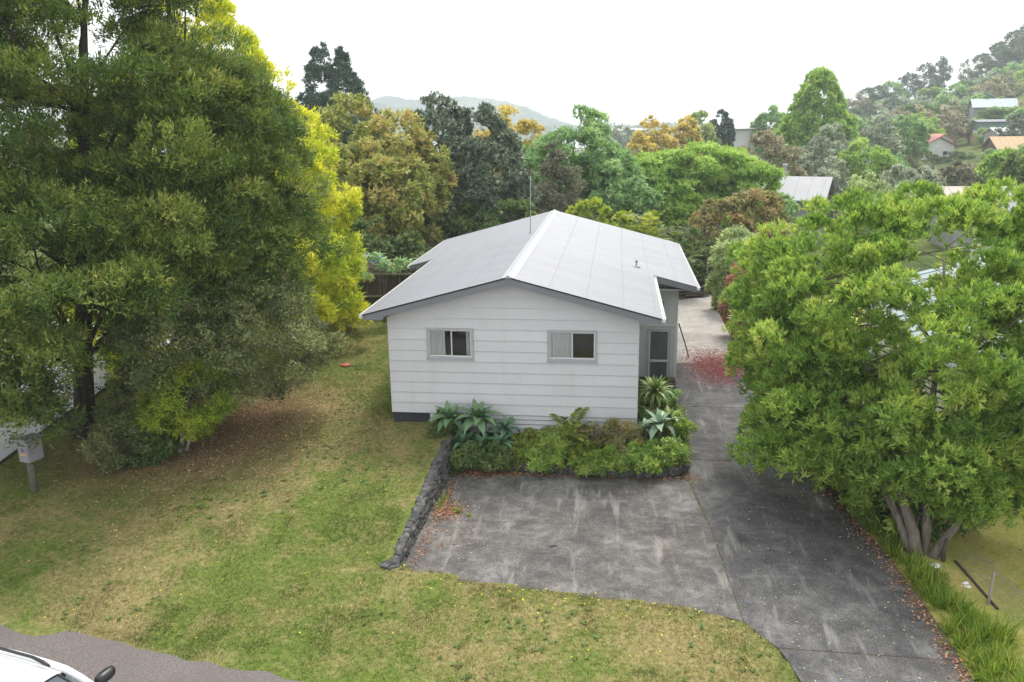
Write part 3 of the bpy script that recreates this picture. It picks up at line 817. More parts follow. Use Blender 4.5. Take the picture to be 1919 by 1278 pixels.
F_ORANGE = foliage('orange_tinged_leaves', [(0.12, (0.070, 0.095, 0.028)), (0.38, (0.150, 0.175, 0.048)), (0.58, (0.215, 0.220, 0.068)), (0.80, (0.300, 0.240, 0.095)), (0.95, (0.350, 0.240, 0.120))], 0.25, gain=1.9)
F_DKGREY = foliage('dark_grey_green_leaves', [(0.1, (0.039, 0.055, 0.039)), (0.45, (0.078, 0.104, 0.068)), (0.75, (0.137, 0.166, 0.111)), (0.95, (0.221, 0.247, 0.182))], 0.12, gain=1.70)
F_YEL = foliage('yellow_orange_leaves', [(0.1, (0.20, 0.20, 0.07)), (0.45, (0.36, 0.31, 0.10)), (0.9, (0.48, 0.40, 0.15))], 0.3, gain=1.60)
F_GREEN = foliage('mid_green_leaves', [(0.1, (0.060, 0.115, 0.045)), (0.45, (0.120, 0.195, 0.080)), (0.75, (0.190, 0.265, 0.115)), (0.95, (0.28, 0.34, 0.17))], 0.3, gain=2.00)
F_GCON = foliage('grey_brown_conifer', [(0.1, (0.056, 0.062, 0.044)), (0.5, (0.119, 0.125, 0.081)), (0.9, (0.237, 0.206, 0.144))], 0.12, gain=1.75)
F_BRIGHT = foliage('bright_flat_leaves', [(0.1, (0.066, 0.125, 0.032)), (0.45, (0.135, 0.208, 0.052)), (0.75, (0.200, 0.270, 0.074)), (0.95, (0.285, 0.335, 0.12))], 0.32, gain=2.1)
F_FIR = foliage('dark_fir_needles', [(0.1, (0.022, 0.045, 0.033)), (0.5, (0.045, 0.077, 0.055)), (0.9, (0.094, 0.131, 0.094))], 0.08, gain=1.60)
F_BRONZE = foliage('bronze_leaves', [(0.1, (0.075, 0.085, 0.036)), (0.4, (0.155, 0.160, 0.066)), (0.65, (0.245, 0.210, 0.090)), (0.9, (0.37, 0.25, 0.125))], 0.22, gain=1.60)
F_RED = foliage('red_young_leaves', [(0.1, (0.09, 0.09, 0.04)), (0.35, (0.19, 0.13, 0.07)), (0.62, (0.34, 0.155, 0.11)), (0.95, (0.40, 0.23, 0.17))], 0.3)
F_PALE = foliage('pale_leaves', [(0.1, (0.120, 0.168, 0.060)), (0.5, (0.240, 0.300, 0.132)), (0.9, (0.432, 0.480, 0.264))], 0.3, gain=1.50)
F_LOQ = foliage('big_pale_leaves', [(0.1, (0.138, 0.230, 0.103)), (0.55, (0.276, 0.391, 0.196)), (0.86, (0.391, 0.483, 0.276)), (0.95, (0.575, 0.380, 0.092))], 0.3)
F_SILVER = foliage('silver_grey_leaves', [(0.1, (0.095, 0.115, 0.081)), (0.5, (0.189, 0.216, 0.155)), (0.9, (0.365, 0.392, 0.297))], 0.15, gain=1.75)
F_BROWN = foliage('grey_brown_leaves', [(0.1, (0.101, 0.095, 0.061)), (0.5, (0.196, 0.182, 0.115)), (0.9, (0.338, 0.317, 0.203))], 0.2, gain=1.75)
F_DEEP = foliage('deep_green_leaves', [(0.1, (0.030, 0.058, 0.020)), (0.5, (0.072, 0.110, 0.034)), (0.9, (0.145, 0.182, 0.066))], 0.25, gain=1.7)

def T(rng_seed, z0, z1, r0, r1, lean=(0, 0), wob=0.06, off=(0, 0)):
    r = np.random.RandomState(rng_seed)
    return ([(p[0] + off[0], p[1] + off[1], p[2]) for p in trunk_pts(r, z0, z1, lean, 7, wob)], taper(r0, r1))

# -- the dark olive conifers on the left
def gz(x, y): return Gs(x, y)
bx, by = -8.05, -1.4; b0 = (bx, by, gz(bx, by) - .05)
tree('conifer', 'tall dark olive conifer with a thick leaning trunk behind the letterbox', 'tree', b0,
     [(0.6, 0.3, [(2.7, 2.4), (3.4, 3.6), (4.4, 4.2), (6.5, 4.0), (9.0, 3.1), (11.0, 2.0), (13.0, .8), (14.0, 0.2)]),
      (-3.2, 0.6, [(2.8, 1.8), (4.4, 3.0), (8.0, 3.1), (11.5, 2.7), (14, 1.4)]), (-1.5, -.3, [(7.5, 1.2), (9.5, 2.0), (12, 2.1), (14, 1.3)])],
     F_TOT, B_DARK, 21, 330, 0.88, 0.40, 29, 0.085, 30, 0.14, 0.036, [T(3, 0, 12.5, 0.29, 0.05, (.9, 1.6), .05)], 44, 0.06,
     inner=0.2, up=0.7, spread=0.58, lump=0.14)
bx, by = -6.5, 1.6; b0 = (bx, by, gz(bx, by) - .05)
tree('conifer', 'olive conifer with a slim trunk standing right of the thick leaning one', 'tree', b0,
     [(1.0, -1.0, [(2.9, 1.6), (4.4, 2.6), (6.3, 2.7), (8.0, 2.1), (9.6, 1.2), (11.0, .6), (12.2, .2)])],
     F_TOT, B_DARK, 22, 190, 0.84, 0.40, 29, 0.085, 30, 0.14, 0.036, [T(4, 0, 12, 0.21, 0.04, (.8, -.4), .06)], 34, 0.05,
     inner=0.2, up=0.7, spread=0.58, lump=0.14)
# low sweeping branch over the letterbox belongs to the first conifer's neighbour at the frame edge
bx, by = -11.3, -3.4; b0 = (bx, by, gz(-9, by) - .05)
tree('conifer', 'dark conifer cut by the left edge of the photo, its branches hanging over the letterbox', 'tree', b0,
     [(0.6, 0.6, [(1.7, 1.9), (3.2, 2.9), (5.5, 3.1), (8.0, 2.9), (10.6, 2.5), (13, 1.9), (15, .6)]), (3.75, -.55, [(1.35, .22), (1.6, .42), (2.0, .5), (2.7, .6), (3.4, .9)])],
     F_TOT, B_DARK, 23, 240, 0.80, 0.40, 27, 0.08, 28, 0.14, 0.036, [T(5, 0, 9.6, 0.24, 0.04, (.2, .2), .05)], 26, 0.05,
     inner=0.3, up=0.65, spread=0.62)
# golden conifer behind
bx, by = -8.3, 7.6; b0 = (bx, by, gz(bx, by) - .05)
tree('golden_conifer', 'broad golden yellow conifer behind the dark conifers, reaching to the lawn', 'tree', b0,
     [(0, 0, [(0.15, 4.2), (1.2, 4.65), (3.0, 4.55), (5.85, 4.0), (8.0, 3.1), (9.7, 2.1), (11.3, .95), (12.8, .2)])],
     F_GOLD, B_DARK, 24, 300, 0.60, 0.75, 42, 0.05, 13, 0.20, 0.058, [T(6, 0, 13, 0.25, 0.04)], 10, 0.05,
     inner=0.15, up=0.3, spread=0.6, lump=0.07, back=0.25)
# grey-olive twiggy tree under them, a pale stem in front
bx, by = -5.0, -2.15; b0 = (bx, by, gz(bx, by) - .05)
tree('olive_tree', 'twiggy grey green small tree with a pale stem spreading over the leaf litter', 'tree', b0,
     [(1.3, 1.8, [(1.3, 1.2), (2.1, 2.0), (3.0, 2.05), (3.9, 1.3), (4.4, .4)]), (0.0, 0.5, [(1.5, .8), (2.4, 1.4), (3.4, 1.3), (4.0, .5)])],
     F_GREYOL, B_PALE, 25, 170, 0.42, 0.6, 26, 0.06, 11, 0.09, 0.042, [T(7, 0, 3.0, 0.075, 0.03, (.5, .9), .05), T(8, .05, 2.6, 0.05, 0.02, (1.4, 1.9), .06, (.12, .1))], 46, 0.02,
     inner=0.4, up=0.3, spread=0.8, lump=0.16)
bx, by = -5.05, -2.0; b0 = (bx, by, gz(bx, by) - .05)
tree('bright_conifer', 'small bright green conifer on the edge of the leaf litter', 'tree', b0,
     [(0.25, 0.1, [(0.75, .5), (1.1, .95), (1.6, 1.0), (2.1, .7), (2.5, .25)])],
     F_LIME, B_DARK, 26, 46, 0.34, 0.6, 34, 0.05, 12, 0.12, 0.03, [T(9, 0, 2.3, 0.06, 0.02, (.1, .1), .04)], 16, 0.025, up=0.35, spread=0.62)
bx, by = -6.0, -2.9; b0 = (bx, by, gz(bx, by) - .04)
tree('shrub', 'low leggy shrub with small yellow green leaves at the foot of the conifers', 'shrub', b0,
     [(0.0, 0.0, [(0.22, .35), (0.55, .75), (0.95, .7), (1.35, .3)])],
     F_GREYOL, B_GREY, 27, 34, 0.24, 0.7, 18, 0.04, 8, 0.085, 0.04, [T(10, 0, .9, 0.035, 0.015)], 22, 0.016, up=0.35, spread=0.85, lump=.2)
bx, by = -6.35, -1.5; b0 = (bx, by, gz(bx, by) - .04)
tree('shrub', 'dark green undergrowth shrub beside the thick conifer trunk', 'shrub', b0,
     [(0.3, 0.3, [(0.1, .5), (0.6, 1.0), (1.3, 1.0), (1.9, .4)])],
     F_DEEP, B_GREY, 28, 40, 0.32, 0.7, 20, 0.05, 9, 0.10, 0.045, [T(12, 0, 1.3, 0.04, 0.015)], 18, 0.02, up=0.3, spread=0.85, lump=.2)
bx, by = -5.5, -2.55; b0 = (bx, by, gz(bx, by) - .04)
tree('shrub', 'dark broad leaved shrub low beside the pale stem', 'shrub', b0,
     [(0.0, 0.0, [(0.05, .35), (0.35, .62), (0.7, .5), (0.95, .2)])],
     F_DEEP, B_GREY, 29, 20, 0.22, 0.7, 16, 0.04, 8, 0.11, 0.05, [T(13, 0, .6, 0.03, 0.012)], 10, 0.014, up=0.3, spread=0.85)
# -- the big green tree on the right
bx, by = 11.95, -4.75; b0 = (bx, by, gz(bx, by) - .08)
tr = [([(0, 0, 0), (-.05, .12, .5), (-.22, .45, 1.1), (-.65, 1.3, 2.0), (-1.2, 2.4, 3.0), (-1.5, 3.2, 3.9), (-1.7, 3.8, 4.8)], [0.148, 0.115, 0.096, 0.078, 0.059, 0.044, 0.026]),
      ([(.16, .10, 0), (.22, .2, .6), (.25, .6, 1.3), (.55, 1.6, 2.3), (1.0, 2.7, 3.4), (1.3, 3.6, 4.6), (1.4, 4.2, 5.6)], [0.126, 0.096, 0.085, 0.070, 0.056, 0.041, 0.022]),
      ([(.30, -.02, 0), (.48, .06, .32), (.75, .2, .62), (1.3, .7, 1.2), (2.2, 1.6, 2.2), (3.0, 2.5, 3.2), (3.6, 3.3, 4.2)], [0.111, 0.089, 0.074, 0.063, 0.052, 0.037, 0.022]),
      ([(-.10, .05, .1), (-.3, .3, .7), (-.55, .8, 1.2), (-1.2, 1.9, 1.7), (-1.9, 3.0, 2.2), (-2.5, 4.0, 2.8), (-2.9, 4.9, 3.3)], [0.089, 0.067, 0.056, 0.044, 0.037, 0.026, 0.015])]
tree('spreading_tree', 'big domed green tree with a forked grey trunk beside the driveway', 'tree', b0,
     [(1.35, 3.6, [(1.9, 3.1), (2.8, 3.8), (3.9, 4.0), (5.0, 3.5), (5.9, 2.6), (6.75, .9)]),
      (-.5, 4.3, [(1.15, 1.8), (2.2, 2.3), (3.6, 2.5), (4.8, 2.5), (5.7, 1.9), (6.3, 1.1), (6.65, .3)]),
      (4.5, 4.0, [(2.0, 2.3), (2.9, 3.0), (4.2, 3.1), (5.6, 2.3), (6.6, 1.1), (6.9, .4)]),
      (0.6, 1.1, [(1.35, 1.0), (1.9, 1.5), (2.7, 1.5), (3.6, .8)]), (-.95, 2.4, [(.75, 1.1), (1.4, 1.75), (2.6, 1.8)]), (2.9, 2.6, [(2.3, 2.0), (3.4, 2.5), (4.6, 2.2), (5.4, 1.2)]), (3.8, 3.0, [(1.8, 1.6), (3.0, 2.4), (4.5, 2.4), (5.8, 1.5)]), (.2, .75, [(.95, .55), (1.35, 1.05), (2.0, 1.1)]), (1.5, .9, [(1.0, .6), (1.5, 1.0), (2.2, 1.0)])],
     F_MAIN, B_GREY, 31, 760, 0.50, 0.72, 30, 0.035, 17, 0.13, 0.044, tr, 130, 0.034,
     inner=0.30, up=0.95, spread=0.60, lump=0.14, back=0.5)
bx, by = 11.55, .6; b0 = (bx, by, gz(bx, by) - .05)
tree('shrub', 'dark green shrub under the big domed tree at the drive edge', 'shrub', b0,
     [(0.2, 0, [(0.1, .6), (.8, 1.2), (1.6, 1.2), (2.4, .6)])],
     F_DEEP, B_GREY, 32, 60, 0.36, 0.8, 20, 0.05, 10, 0.12, 0.042, [T(14, 0, 1.6, .05, .02)], 20, 0.02)
for q_, (bx, by, r_, h_, mt, lb_) in enumerate(((11.75, -.9, .75, 1.7, F_MAIN, 'leafy green shrub at the drive edge nearest the house end of the domed tree'), (11.85, -3.35, .62, 1.35, F_MAIN, 'leafy green shrub at the drive edge just above the forked trunk'), (11.55, 2.2, .7, 1.6, F_GREEN, 'green shrub at the drive edge opposite the planted bed'), (12.9, -3.4, .8, 1.7, F_DEEP, 'dark shrub behind the forked trunk on the lawn side'))):
    tree('shrub', lb_, 'shrub', (bx, by, gz(bx, by) - .05), [(0, 0, [(.05, r_ * .7), (h_ * .4, r_), (h_ * .8, r_ * .75), (h_, r_ * .25)])], mt, B_GREY, 340 + q_, 44, .28, .8, 18, .04, 10, .13, .044, [T(14 + q_, 0, h_ * .8, .03, .012), T(24 + q_, 0, h_ * .7, .025, .01, (.2, .1), .05, (.25, .1))], 16, .012, up=.6, lump=.25)
bx, by = 12.1, -2.2; b0 = (bx, by, gz(bx, by) - .05)
tree('shrub', 'shaded shrub of dark leaves close behind the forked grey trunk', 'shrub', b0,
     [(0.0, 0, [(0.1, .6), (.7, 1.0), (1.3, 1.0), (1.9, .5)])],
     F_DEEP, B_GREY, 33, 50, 0.34, 0.8, 20, 0.05, 10, 0.12, 0.042, [T(15, 0, 1.3, .05, .02)], 24, 0.02)

# -- trees behind the house --------------------------------------------------------------
def dome(h0, h1, r, k=0.5):
    H = h1 - h0
    return [(h0, r * .55), (h0 + H * .25, r * .95), (h0 + H * k, r), (h0 + H * .78, r * .78), (h0 + H * .93, r * .42), (h1, r * .08)]
def cone(h0, h1, r):
    H = h1 - h0
    return [(h0, r * .8), (h0 + H * .12, r), (h0 + H * .5, r * .62), (h0 + H * .8, r * .3), (h1, r * .04)]
def egg(h0, h1, r):
    H = h1 - h0
    return [(h0, r * .6), (h0 + H * .2, r * .98), (h0 + H * .42, r), (h0 + H * .65, r * .74), (h0 + H * .85, r * .40), (h1, r * .06)]
def bgt(name, label, x, y, axes, mat, seed, ncl, rc, flat, nsub, k, L, Wd, tr=(0.18,), cat='tree', bk=None, nl=12, **kw):
    z = gz(x, y) - .1; top = max(a[2][-1][0] for a in axes)
    trunks = [T(seed + 100 + i, 0, top * .8, r, r * .2, (0, 0), .08, (0.35 * (i - (len(tr) - 1) / 2), 0)) for i, r in enumerate(tr)]
    kw.setdefault('back', .25); kw.setdefault('inner', .3)
    ncl = int(ncl * 1.3); nsub = int(nsub * 1.1); L *= 1.3; Wd *= 1.55
    return tree(name, label, cat, (x, y, z), axes, mat, bk or B_GREY, seed, ncl, rc, flat, nsub, rc * .09, k, L, Wd, trunks, nl, .05, **kw)
bgt('orange_leaved_tree', 'large tree with orange tinged foliage in front of the tall dark fir', -6.6, 21.0,
    [(-1.6, 2.0, dome(1.5, 9.2, 2.3)), (1.4, 0, dome(1.2, 8.5, 2.3)), (.9, -2.0, dome(.6, 6.6, 2.1)), (-.6, -1.2, dome(.8, 7.0, 2.0))],
    F_ORANGE, 41, 230, .62, .8, 26, 11, .17, .075, (.25,), up=.3)
bgt('grey_leaved_tree', 'wide dark grey green tree with bare stems directly behind the house roof', -2.4, 24.0,
    [(-1.1, 0, dome(2.6, 9.5, 2.0)), (.9, .6, dome(2.4, 9.0, 2.2)), (1.9, -.5, dome(2.0, 7.0, 1.7)), (-1.5, -1, dome(2.2, 6.6, 1.6))],
    F_DKGREY, 42, 220, .55, .85, 24, 11, .14, .07, (.14, .12, .12, .1), bk=B_GREY, nl=50, up=.35)
bgt('dark_fir', 'tall dark fir rising above the orange tinged tree', -16.5, 45.0,
    [(-.6, 0, [(4, 3.2), (8, 2.9), (10.2, 2.2), (12.2, 1.35), (13.8, .6), (14.8, .08)]), (.9, .4, [(5, 3.0), (8.2, 2.7), (10.6, 1.8), (12.8, .8), (14.5, .08)])],
    F_FIR, 43, 330, .40, 1.25, 15, 9, .24, .06, (.3,), bk=B_DARK, up=.9, lump=.13)
bgt('yellow_crowned_tree', 'thin crowned yellow orange tree behind the dark grey green tree', -2.1, 40.0,
    [(-.9, 0, dome(6, 10.0, 1.3)), (.7, .3, dome(5.4, 10.4, 1.5)), (.2, -.4, dome(4.5, 9, 1.3))], F_YEL, 44, 70, .5, .45, 16, 8, .20, .09, (.14,), up=.5, lump=.2, nl=20)
bgt('feathery_tree', 'large feathery mid green tree rising behind the roof ridge', 3.0, 34.0,
    [(-1.9, -1, dome(1, 7.8, 2.1)), (.4, .2, dome(1.5, 9.5, 2.6)), (2.3, -.6, dome(1, 7.2, 2.0))],
    F_GREEN, 45, 210, .62, .6, 26, 10, .22, .075, (.2,), up=.35, lump=.15)
bgt('grey_conifer', 'small brownish grey conifer just above the far end of the ridge', 2.8, 26.0,
    [(-.4, 0, cone(.6, 7.4, 1.5)), (.7, .3, cone(.6, 6.2, 1.2))], F_GCON, 46, 100, .4, .6, 24, 9, .15, .05, (.14,), bk=B_DARK, up=.4)
bgt('flat_topped_tree', 'wide flat topped tree with bright green layered foliage', 10.7, 37.0,
    [(-2.6, 0, [(4.4, 2.2), (5.2, 2.7), (6.1, 2.2), (6.6, .5)]), (0.6, .3, [(5.2, 2.4), (6.2, 2.8), (6.9, 2.1), (7.25, .5)]), (3.0, 0, [(4.0, 1.9), (5.0, 2.5), (5.9, 1.9), (6.4, .5)]), (-1.0, -1.6, [(2.2, 1.6), (3.4, 2.2), (4.8, 1.7), (5.4, .4)]), (2.2, -1.6, [(1.6, 1.6), (2.8, 2.2), (4.0, 1.7), (4.7, .4)])],
    F_BRIGHT, 47, 230, .70, .42, 30, 10, .20, .075, (.22, .18), up=.55, lump=.12, nl=24)
bgt('bronze_shrub', 'rounded bronze tipped shrub left of the big domed tree', 12.2, 24.5,
    [(-.5, 0, dome(.5, 4.6, 1.8)), (.9, .2, dome(.5, 4.9, 1.7))], F_BRONZE, 48, 100, .5, .8, 24, 10, .15, .07, (.12,), 'shrub', up=.35)
bgt('pale_shrub', 'pale yellow green shrub at the far end of the driveway', 11.3, 17.5, [(0, 0, dome(.4, 3.7, 1.05))], F_PALE, 49, 50, .36, .8, 20, 9, .14, .06, (.06,), 'shrub')
bgt('red_leaved_shrub', 'pinkish red leaved shrub overhanging the right side of the far driveway', 11.2, 12.6, [(0, 0, dome(.2, 3.1, .8)), (.2, -1.2, dome(.1, 2.3, .7))], F_RED, 50, 60, .34, .8, 20, 9, .13, .05, (.06,), 'shrub')
bgt('pale_leaved_tree', 'small tree with big drooping pale leaves in front of the back left fence', -3.3, 11.0,
    [(0.0, 0, [(2.2, .8), (2.5, 1.0), (2.8, .7), (3.0, .2)])], F_LOQ, 51, 9, .24, .5, 9, 6, .20, .05, (.045,), bk=B_GREY, up=.1, droop=.55, spread=.7, nl=22)
# filler trees in the middle distance (each its own)
bgt('shade_tree', 'dark green tree between the feathery tree and the flat topped one', 6.6, 31.0, [(0, 0, dome(.6, 5.6, 1.7)), (-1.2, .5, dome(.6, 6.2, 1.5))], F_GREEN, 52, 80, .5, .7, 22, 9, .18, .08)
bgt('shade_tree', 'deep green tree under the left side of the flat topped canopy', 8.8, 43.0, [(0, 0, dome(.6, 5.6, 2.2)), (-2.6, .5, dome(.6, 5.4, 1.8))], F_DEEP, 53, 80, .6, .7, 20, 9, .2, .1)
bgt('shade_tree', 'deep green tree under the right side of the flat topped canopy', 14.4, 43.0, [(0, 0, dome(.6, 5.4, 2.1)), (2.0, -2, dome(.5, 4.0, 1.6))], F_GREEN, 54, 80, .6, .7, 20, 9, .2, .1)
bgt('yellow_tree', 'sparse yellow tree with bare top twigs left of the pale green crown', 9.7, 75.0, [(-.4, 0, dome(4.5, 10.2, 1.5)), (.9, 0, dome(4, 9.2, 1.3))], F_YEL, 55, 50, .5, .45, 14, 7, .26, .13, (.14,), up=.5, lump=.22, nl=24)
bgt('yellow_tree', 'orange yellow tree in front of the pale green crown', 13.5, 80.0, [(0, 0, dome(4, 10.0, 1.6)), (-.9, -.4, dome(3, 8.0, 1.2))], F_YEL, 56, 60, .55, .5, 14, 8, .26, .13, (.14,), up=.5, lump=.2, nl=24)
bgt('yellow_tree', 'small orange yellow tree lowest and leftmost of the yellow crowns', 8.2, 70.0, [(0, 0, dome(4, 8.4, 1.1))], F_YEL, 57, 30, .45, .5, 12, 7, .26, .13, (.1,), up=.5, lump=.2)
bgt('pale_crowned_tree', 'pale yellow green round crown behind the orange yellow tree', 15.8, 88.0, [(0, 0, dome(4, 10.6, 1.8))], F_PALE, 58, 44, .6, .8, 18, 9, .26, .13)
bgt('columnar_conifer', 'narrow dark columnar conifer left of the distant white house', 18.6, 90.0, [(0, 0, [(1, 1.2), (4, 1.45), (8, 1.35), (10, .9), (11, .15)])], F_FIR, 59, 50, .55, .9, 20, 9, .26, .1, (.2,), bk=B_DARK)
bgt('round_tree', 'round dark green tree right of the distant white house', 31.6, 130.0, [(0, 0, dome(5, 12.2, 2.1)), (-1.4, 0, dome(5, 10.8, 1.5)), (1.4, 0, dome(5, 11, 1.6))], F_GREEN, 60, 50, .75, .8, 18, 8, .38, .18)
bgt('brown_shrub', 'grey brown bushy tree left of the tall bright green tree', 20.0, 62.0, [(-.5, 0, dome(1, 8.2, 2.1)), (1.1, .3, dome(1, 7.2, 1.9))], F_BROWN, 61, 90, .55, .8, 20, 8, .22, .09)
bgt('round_shrub', 'low rounded green bush in front of the grey brown tree', 18.4, 50.0, [(0, 0, dome(.8, 5.2, 1.7))], F_GREEN, 62, 50, .5, .8, 20, 8, .2, .08, cat='shrub')
bgt('poplar_tree', 'tall bright green tree with a pointed top on the skyline', 31.3, 95.0, [(0, 0, [(1.5, 3.6), (4, 4.7), (7.5, 4.4), (10.5, 3.3), (13, 2.1), (14.6, 1.2), (15.6, .3)]), (1.5, 0, dome(2, 11.5, 3.2)), (-1.6, 0, dome(2, 10.5, 3.2))], F_BRIGHT, 63, 330, .72, .85, 26, 9, .30, .14, (.3,), up=.4, lump=.08)
bgt('silver_tree', 'silver grey rounded tree right of the tall bright green one', 29.5, 80.0, [(.3, 0, dome(.8, 8.9, 2.6)), (-1.2, -.4, dome(.6, 7.0, 2.0))], F_SILVER, 64, 100, .6, .8, 22, 8, .26, .10)
bgt('round_tree', 'mid green bushy tree right of the silver grey tree', 31.7, 74.0, [(0, 0, dome(.6, 7.2, 2.4)), (1.7, .3, dome(.6, 6.4, 1.9))], F_BRIGHT, 65, 90, .6, .8, 22, 8, .26, .10)
bgt('pale_shrub', 'pale grey green bush in front of the silver grey tree', 27.0, 66.0, [(0, 0, dome(.5, 5.6, 1.9))], F_SILVER, 66, 50, .5, .8, 20, 8, .22, .09, cat='shrub')
bgt('olive_bush', 'olive green bush left of the white house with the red roof', 36.3, 80.0, [(0, 0, dome(.6, 5.6, 2.2))], F_GREEN, 67, 70, .6, .8, 20, 8, .26, .11, cat='shrub')
bgt('olive_bush', 'broad olive bush right of the red roofed house', 42.3, 71.0, [(-1.4, 0, dome(.6, 4.6, 2.2)), (1.8, 0, dome(.6, 5.2, 2.3))], F_BRONZE, 68, 110, .6, .8, 20, 8, .26, .11, cat='shrub')
bgt('round_tree', 'light green bushy tree at the right edge below the orange roof', 41.6, 62.0, [(-.6, 0, dome(.6, 6.0, 2.0)), (1.8, 0, dome(.6, 5.8, 1.9))], F_BRIGHT, 69, 100, .6, .8, 20, 8, .26, .11)
bgt('round_tree', 'dark green tree at the right edge above the pale bluish roof', 36.8, 50.0, [(0, 0, dome(.6, 6.1, 1.5))], F_DEEP, 70, 60, .5, .8, 20, 8, .22, .09)
bgt('pale_shrub', 'pale grey twiggy bush just above the big domed tree', 30.2, 54.0, [(-.6, 0, dome(.5, 5.2, 1.8)), (1.3, 0, dome(.5, 4.8, 1.6))], F_SILVER, 71, 70, .5, .8, 18, 8, .22, .08, cat='shrub')
bgt('olive_bush', 'grey green bush above the right half of the big domed tree', 33.8, 57.0, [(-1, 0, dome(.5, 5.2, 1.9)), (1.2, 0, dome(.5, 5.4, 1.8))], F_GCON, 72, 70, .55, .8, 20, 8, .24, .09, cat='shrub')
bgt('pale_shrub', 'light green bush between the two grey bushes above the domed tree', 26.2, 50.0, [(-.4, 0, dome(.5, 4.9, 1.7)), (1.5, 0, dome(.5, 4.4, 1.5))], F_PALE, 73, 70, .5, .8, 18, 8, .2, .09, cat='shrub')
bgt('round_tree', 'blue green rounded tree above the silver grey tree at the foot of the hill', 44.9, 115.0, [(0, 0, dome(1, 9, 2.6))], F_SILVER, 74, 50, .75, .8, 18, 8, .34, .15)
bgt('round_tree', 'mid green rounded tree at the foot of the hill above the olive bush', 49.9, 119.0, [(0, 0, dome(1, 9.2, 2.8))], F_GREEN, 75, 54, .75, .8, 18, 8, .34, .15)
bgt('round_tree', 'light olive tree just behind the red roofed house', 71.5, 176.0, [(0, 0, dome(.5, 6.5, 3.0)), (2.5, 0, dome(.5, 5.6, 2.2))], F_BRIGHT, 76, 60, .75, .8, 18, 8, .34, .15)
bgt('round_tree', 'grey blue lakeside tree in front of the water', 6.9, 250.0, [(0, 0, dome(2, 10.8, 3.2)), (2.6, 0, dome(2, 8.6, 2.4)), (-3, 0, dome(1, 6, 2.0))], F_SILVER, 77, 60, 1.0, .8, 16, 8, .55, .26)
bgt('shade_tree', 'dark tree behind the house between the grey stems and the feathery tree', .6, 21.5, [(0, 0, dome(.3, 4.2, 1.6)), (-2.2, .3, dome(.3, 3.9, 1.5))], F_DEEP, 78, 80, .45, .8, 20, 9, .16, .07)
bgt('round_shrub', 'yellow green bush beyond the far end of the roof ridge', 4.6, 21.6, [(0, 0, dome(.3, 4.6, 1.4)), (1.3, .2, dome(.3, 4.0, 1.1))], F_LIME, 79, 60, .42, .8, 20, 8, .15, .07, cat='shrub')
bgt('round_shrub', 'dark green bush at the back fence beside the far roof corner', 9.6, 22.4, [(0, 0, dome(.2, 3.0, 1.2)), (1.4, .2, dome(.2, 2.3, 1.0))], F_DEEP, 80, 60, .4, .8, 20, 8, .15, .07, cat='shrub')
bgt('shade_tree', 'dark hedge tree below the orange tinged tree behind the left fence', -5.2, 16.0, [(0, 0, dome(.2, 3.6, 1.7)), (-2.4, 0, dome(.2, 3.8, 1.8)), (2.2, 0, dome(.2, 3.0, 1.3))], F_DEEP, 81, 80, .45, .8, 20, 8, .16, .07)

# -- wooded hillside on the right: individual trees sharing a few meshes ---------------------
def far_tree_mesh(seed, mat, axes, ncl, rc, nsub, k, L, Wd):
    rng = np.random.RandomState(seed)
    P, D, N, Lr, Wr, tint, cl, od = crown(rng, axes, np.array([0, 0, 0.]), ncl, rc, .75, nsub, rc * .1, k, L, Wd, inner=.2, up=.4, back=.3, lump=.15)
    me = quads_mesh('crown', leaf_tris(P, D, N, Lr * 1.05, Wr * 1.12), 3, mat, tint)
    mb = MB(); limbs(mb, rng, trunk_pts(rng, 0, axes[0][2][-1][0] * .8, (0, 0), 6, .2), taper(.28, .06, 6), cl, 10, .09, .1, 5)
    return me, mb.mesh('trunk', B_GREY, True)
KINDS = []
for i, (mat, word) in enumerate(((F_DKGREY, 'dark grey green'), (F_GREEN, 'mid green'), (F_SILVER, 'silvery grey'), (F_BROWN, 'brownish grey'), (F_BRIGHT, 'bright green'), (F_DEEP, 'deep green'))):
    KINDS.append((far_tree_mesh(300 + i, mat, [(-1.2, 0, dome(2.0, 9.5, 3.0)), (1.6, .5, dome(2.2, 8.4, 2.6)), (0, -1.4, dome(1.4, 7.0, 2.6))], 60, 1.0, 14, 8, .55, .26), word))
tall = far_tree_mesh(320, F_DKGREY, [(0, 0, dome(4.0, 12.0, 2.6)), (1.8, .3, dome(5.0, 11.0, 2.0)), (-1.5, 0, dome(5.5, 10.5, 1.8))], 50, .9, 14, 8, .5, .22)
sparse = far_tree_mesh(321, F_SILVER, [(0, 0, dome(5.0, 12.5, 2.6)), (2.0, .3, dome(6.0, 11.0, 1.6))], 26, .8, 10, 7, .5, .22)
def far_tree(name, label, me2, x, y, s, rot, group=None):
    r = empty(name, (x, y, gz(x, y) - .3), rot, label, 'tree', group); r.scale = s
    place('crown', me2[0], r); place('trunk', me2[1], r)
    return r
rs = np.random.RandomState(77)
HG = 'trees on the hillside'
ridge = [(88, 290, 1.1), (92, 293, 1.15), (96, 295, 1.1), (101.5, 299, 1.1)]
for iq, (x, y, s) in enumerate(ridge):
    k = KINDS[rs.randint(4)]
    far_tree('hill_tree', ['leftmost', 'second', 'third', 'fourth'][iq] + ' tree from the left on the low end of the hill skyline', k[0], x, y, (s * 1.1, s, s * 1.05), rs.uniform(-.6, .6), HG)
far_tree('hill_tree', 'dark tree standing highest on the left part of the ridge', tall, 111.5, 300, (1.25, 1, 1.2), .3)
far_tree('hill_tree', 'dark windswept tree leaning at the top of the grassy gap', tall, 117.0, 302, (1.1, 1, 1.3), 1.6)
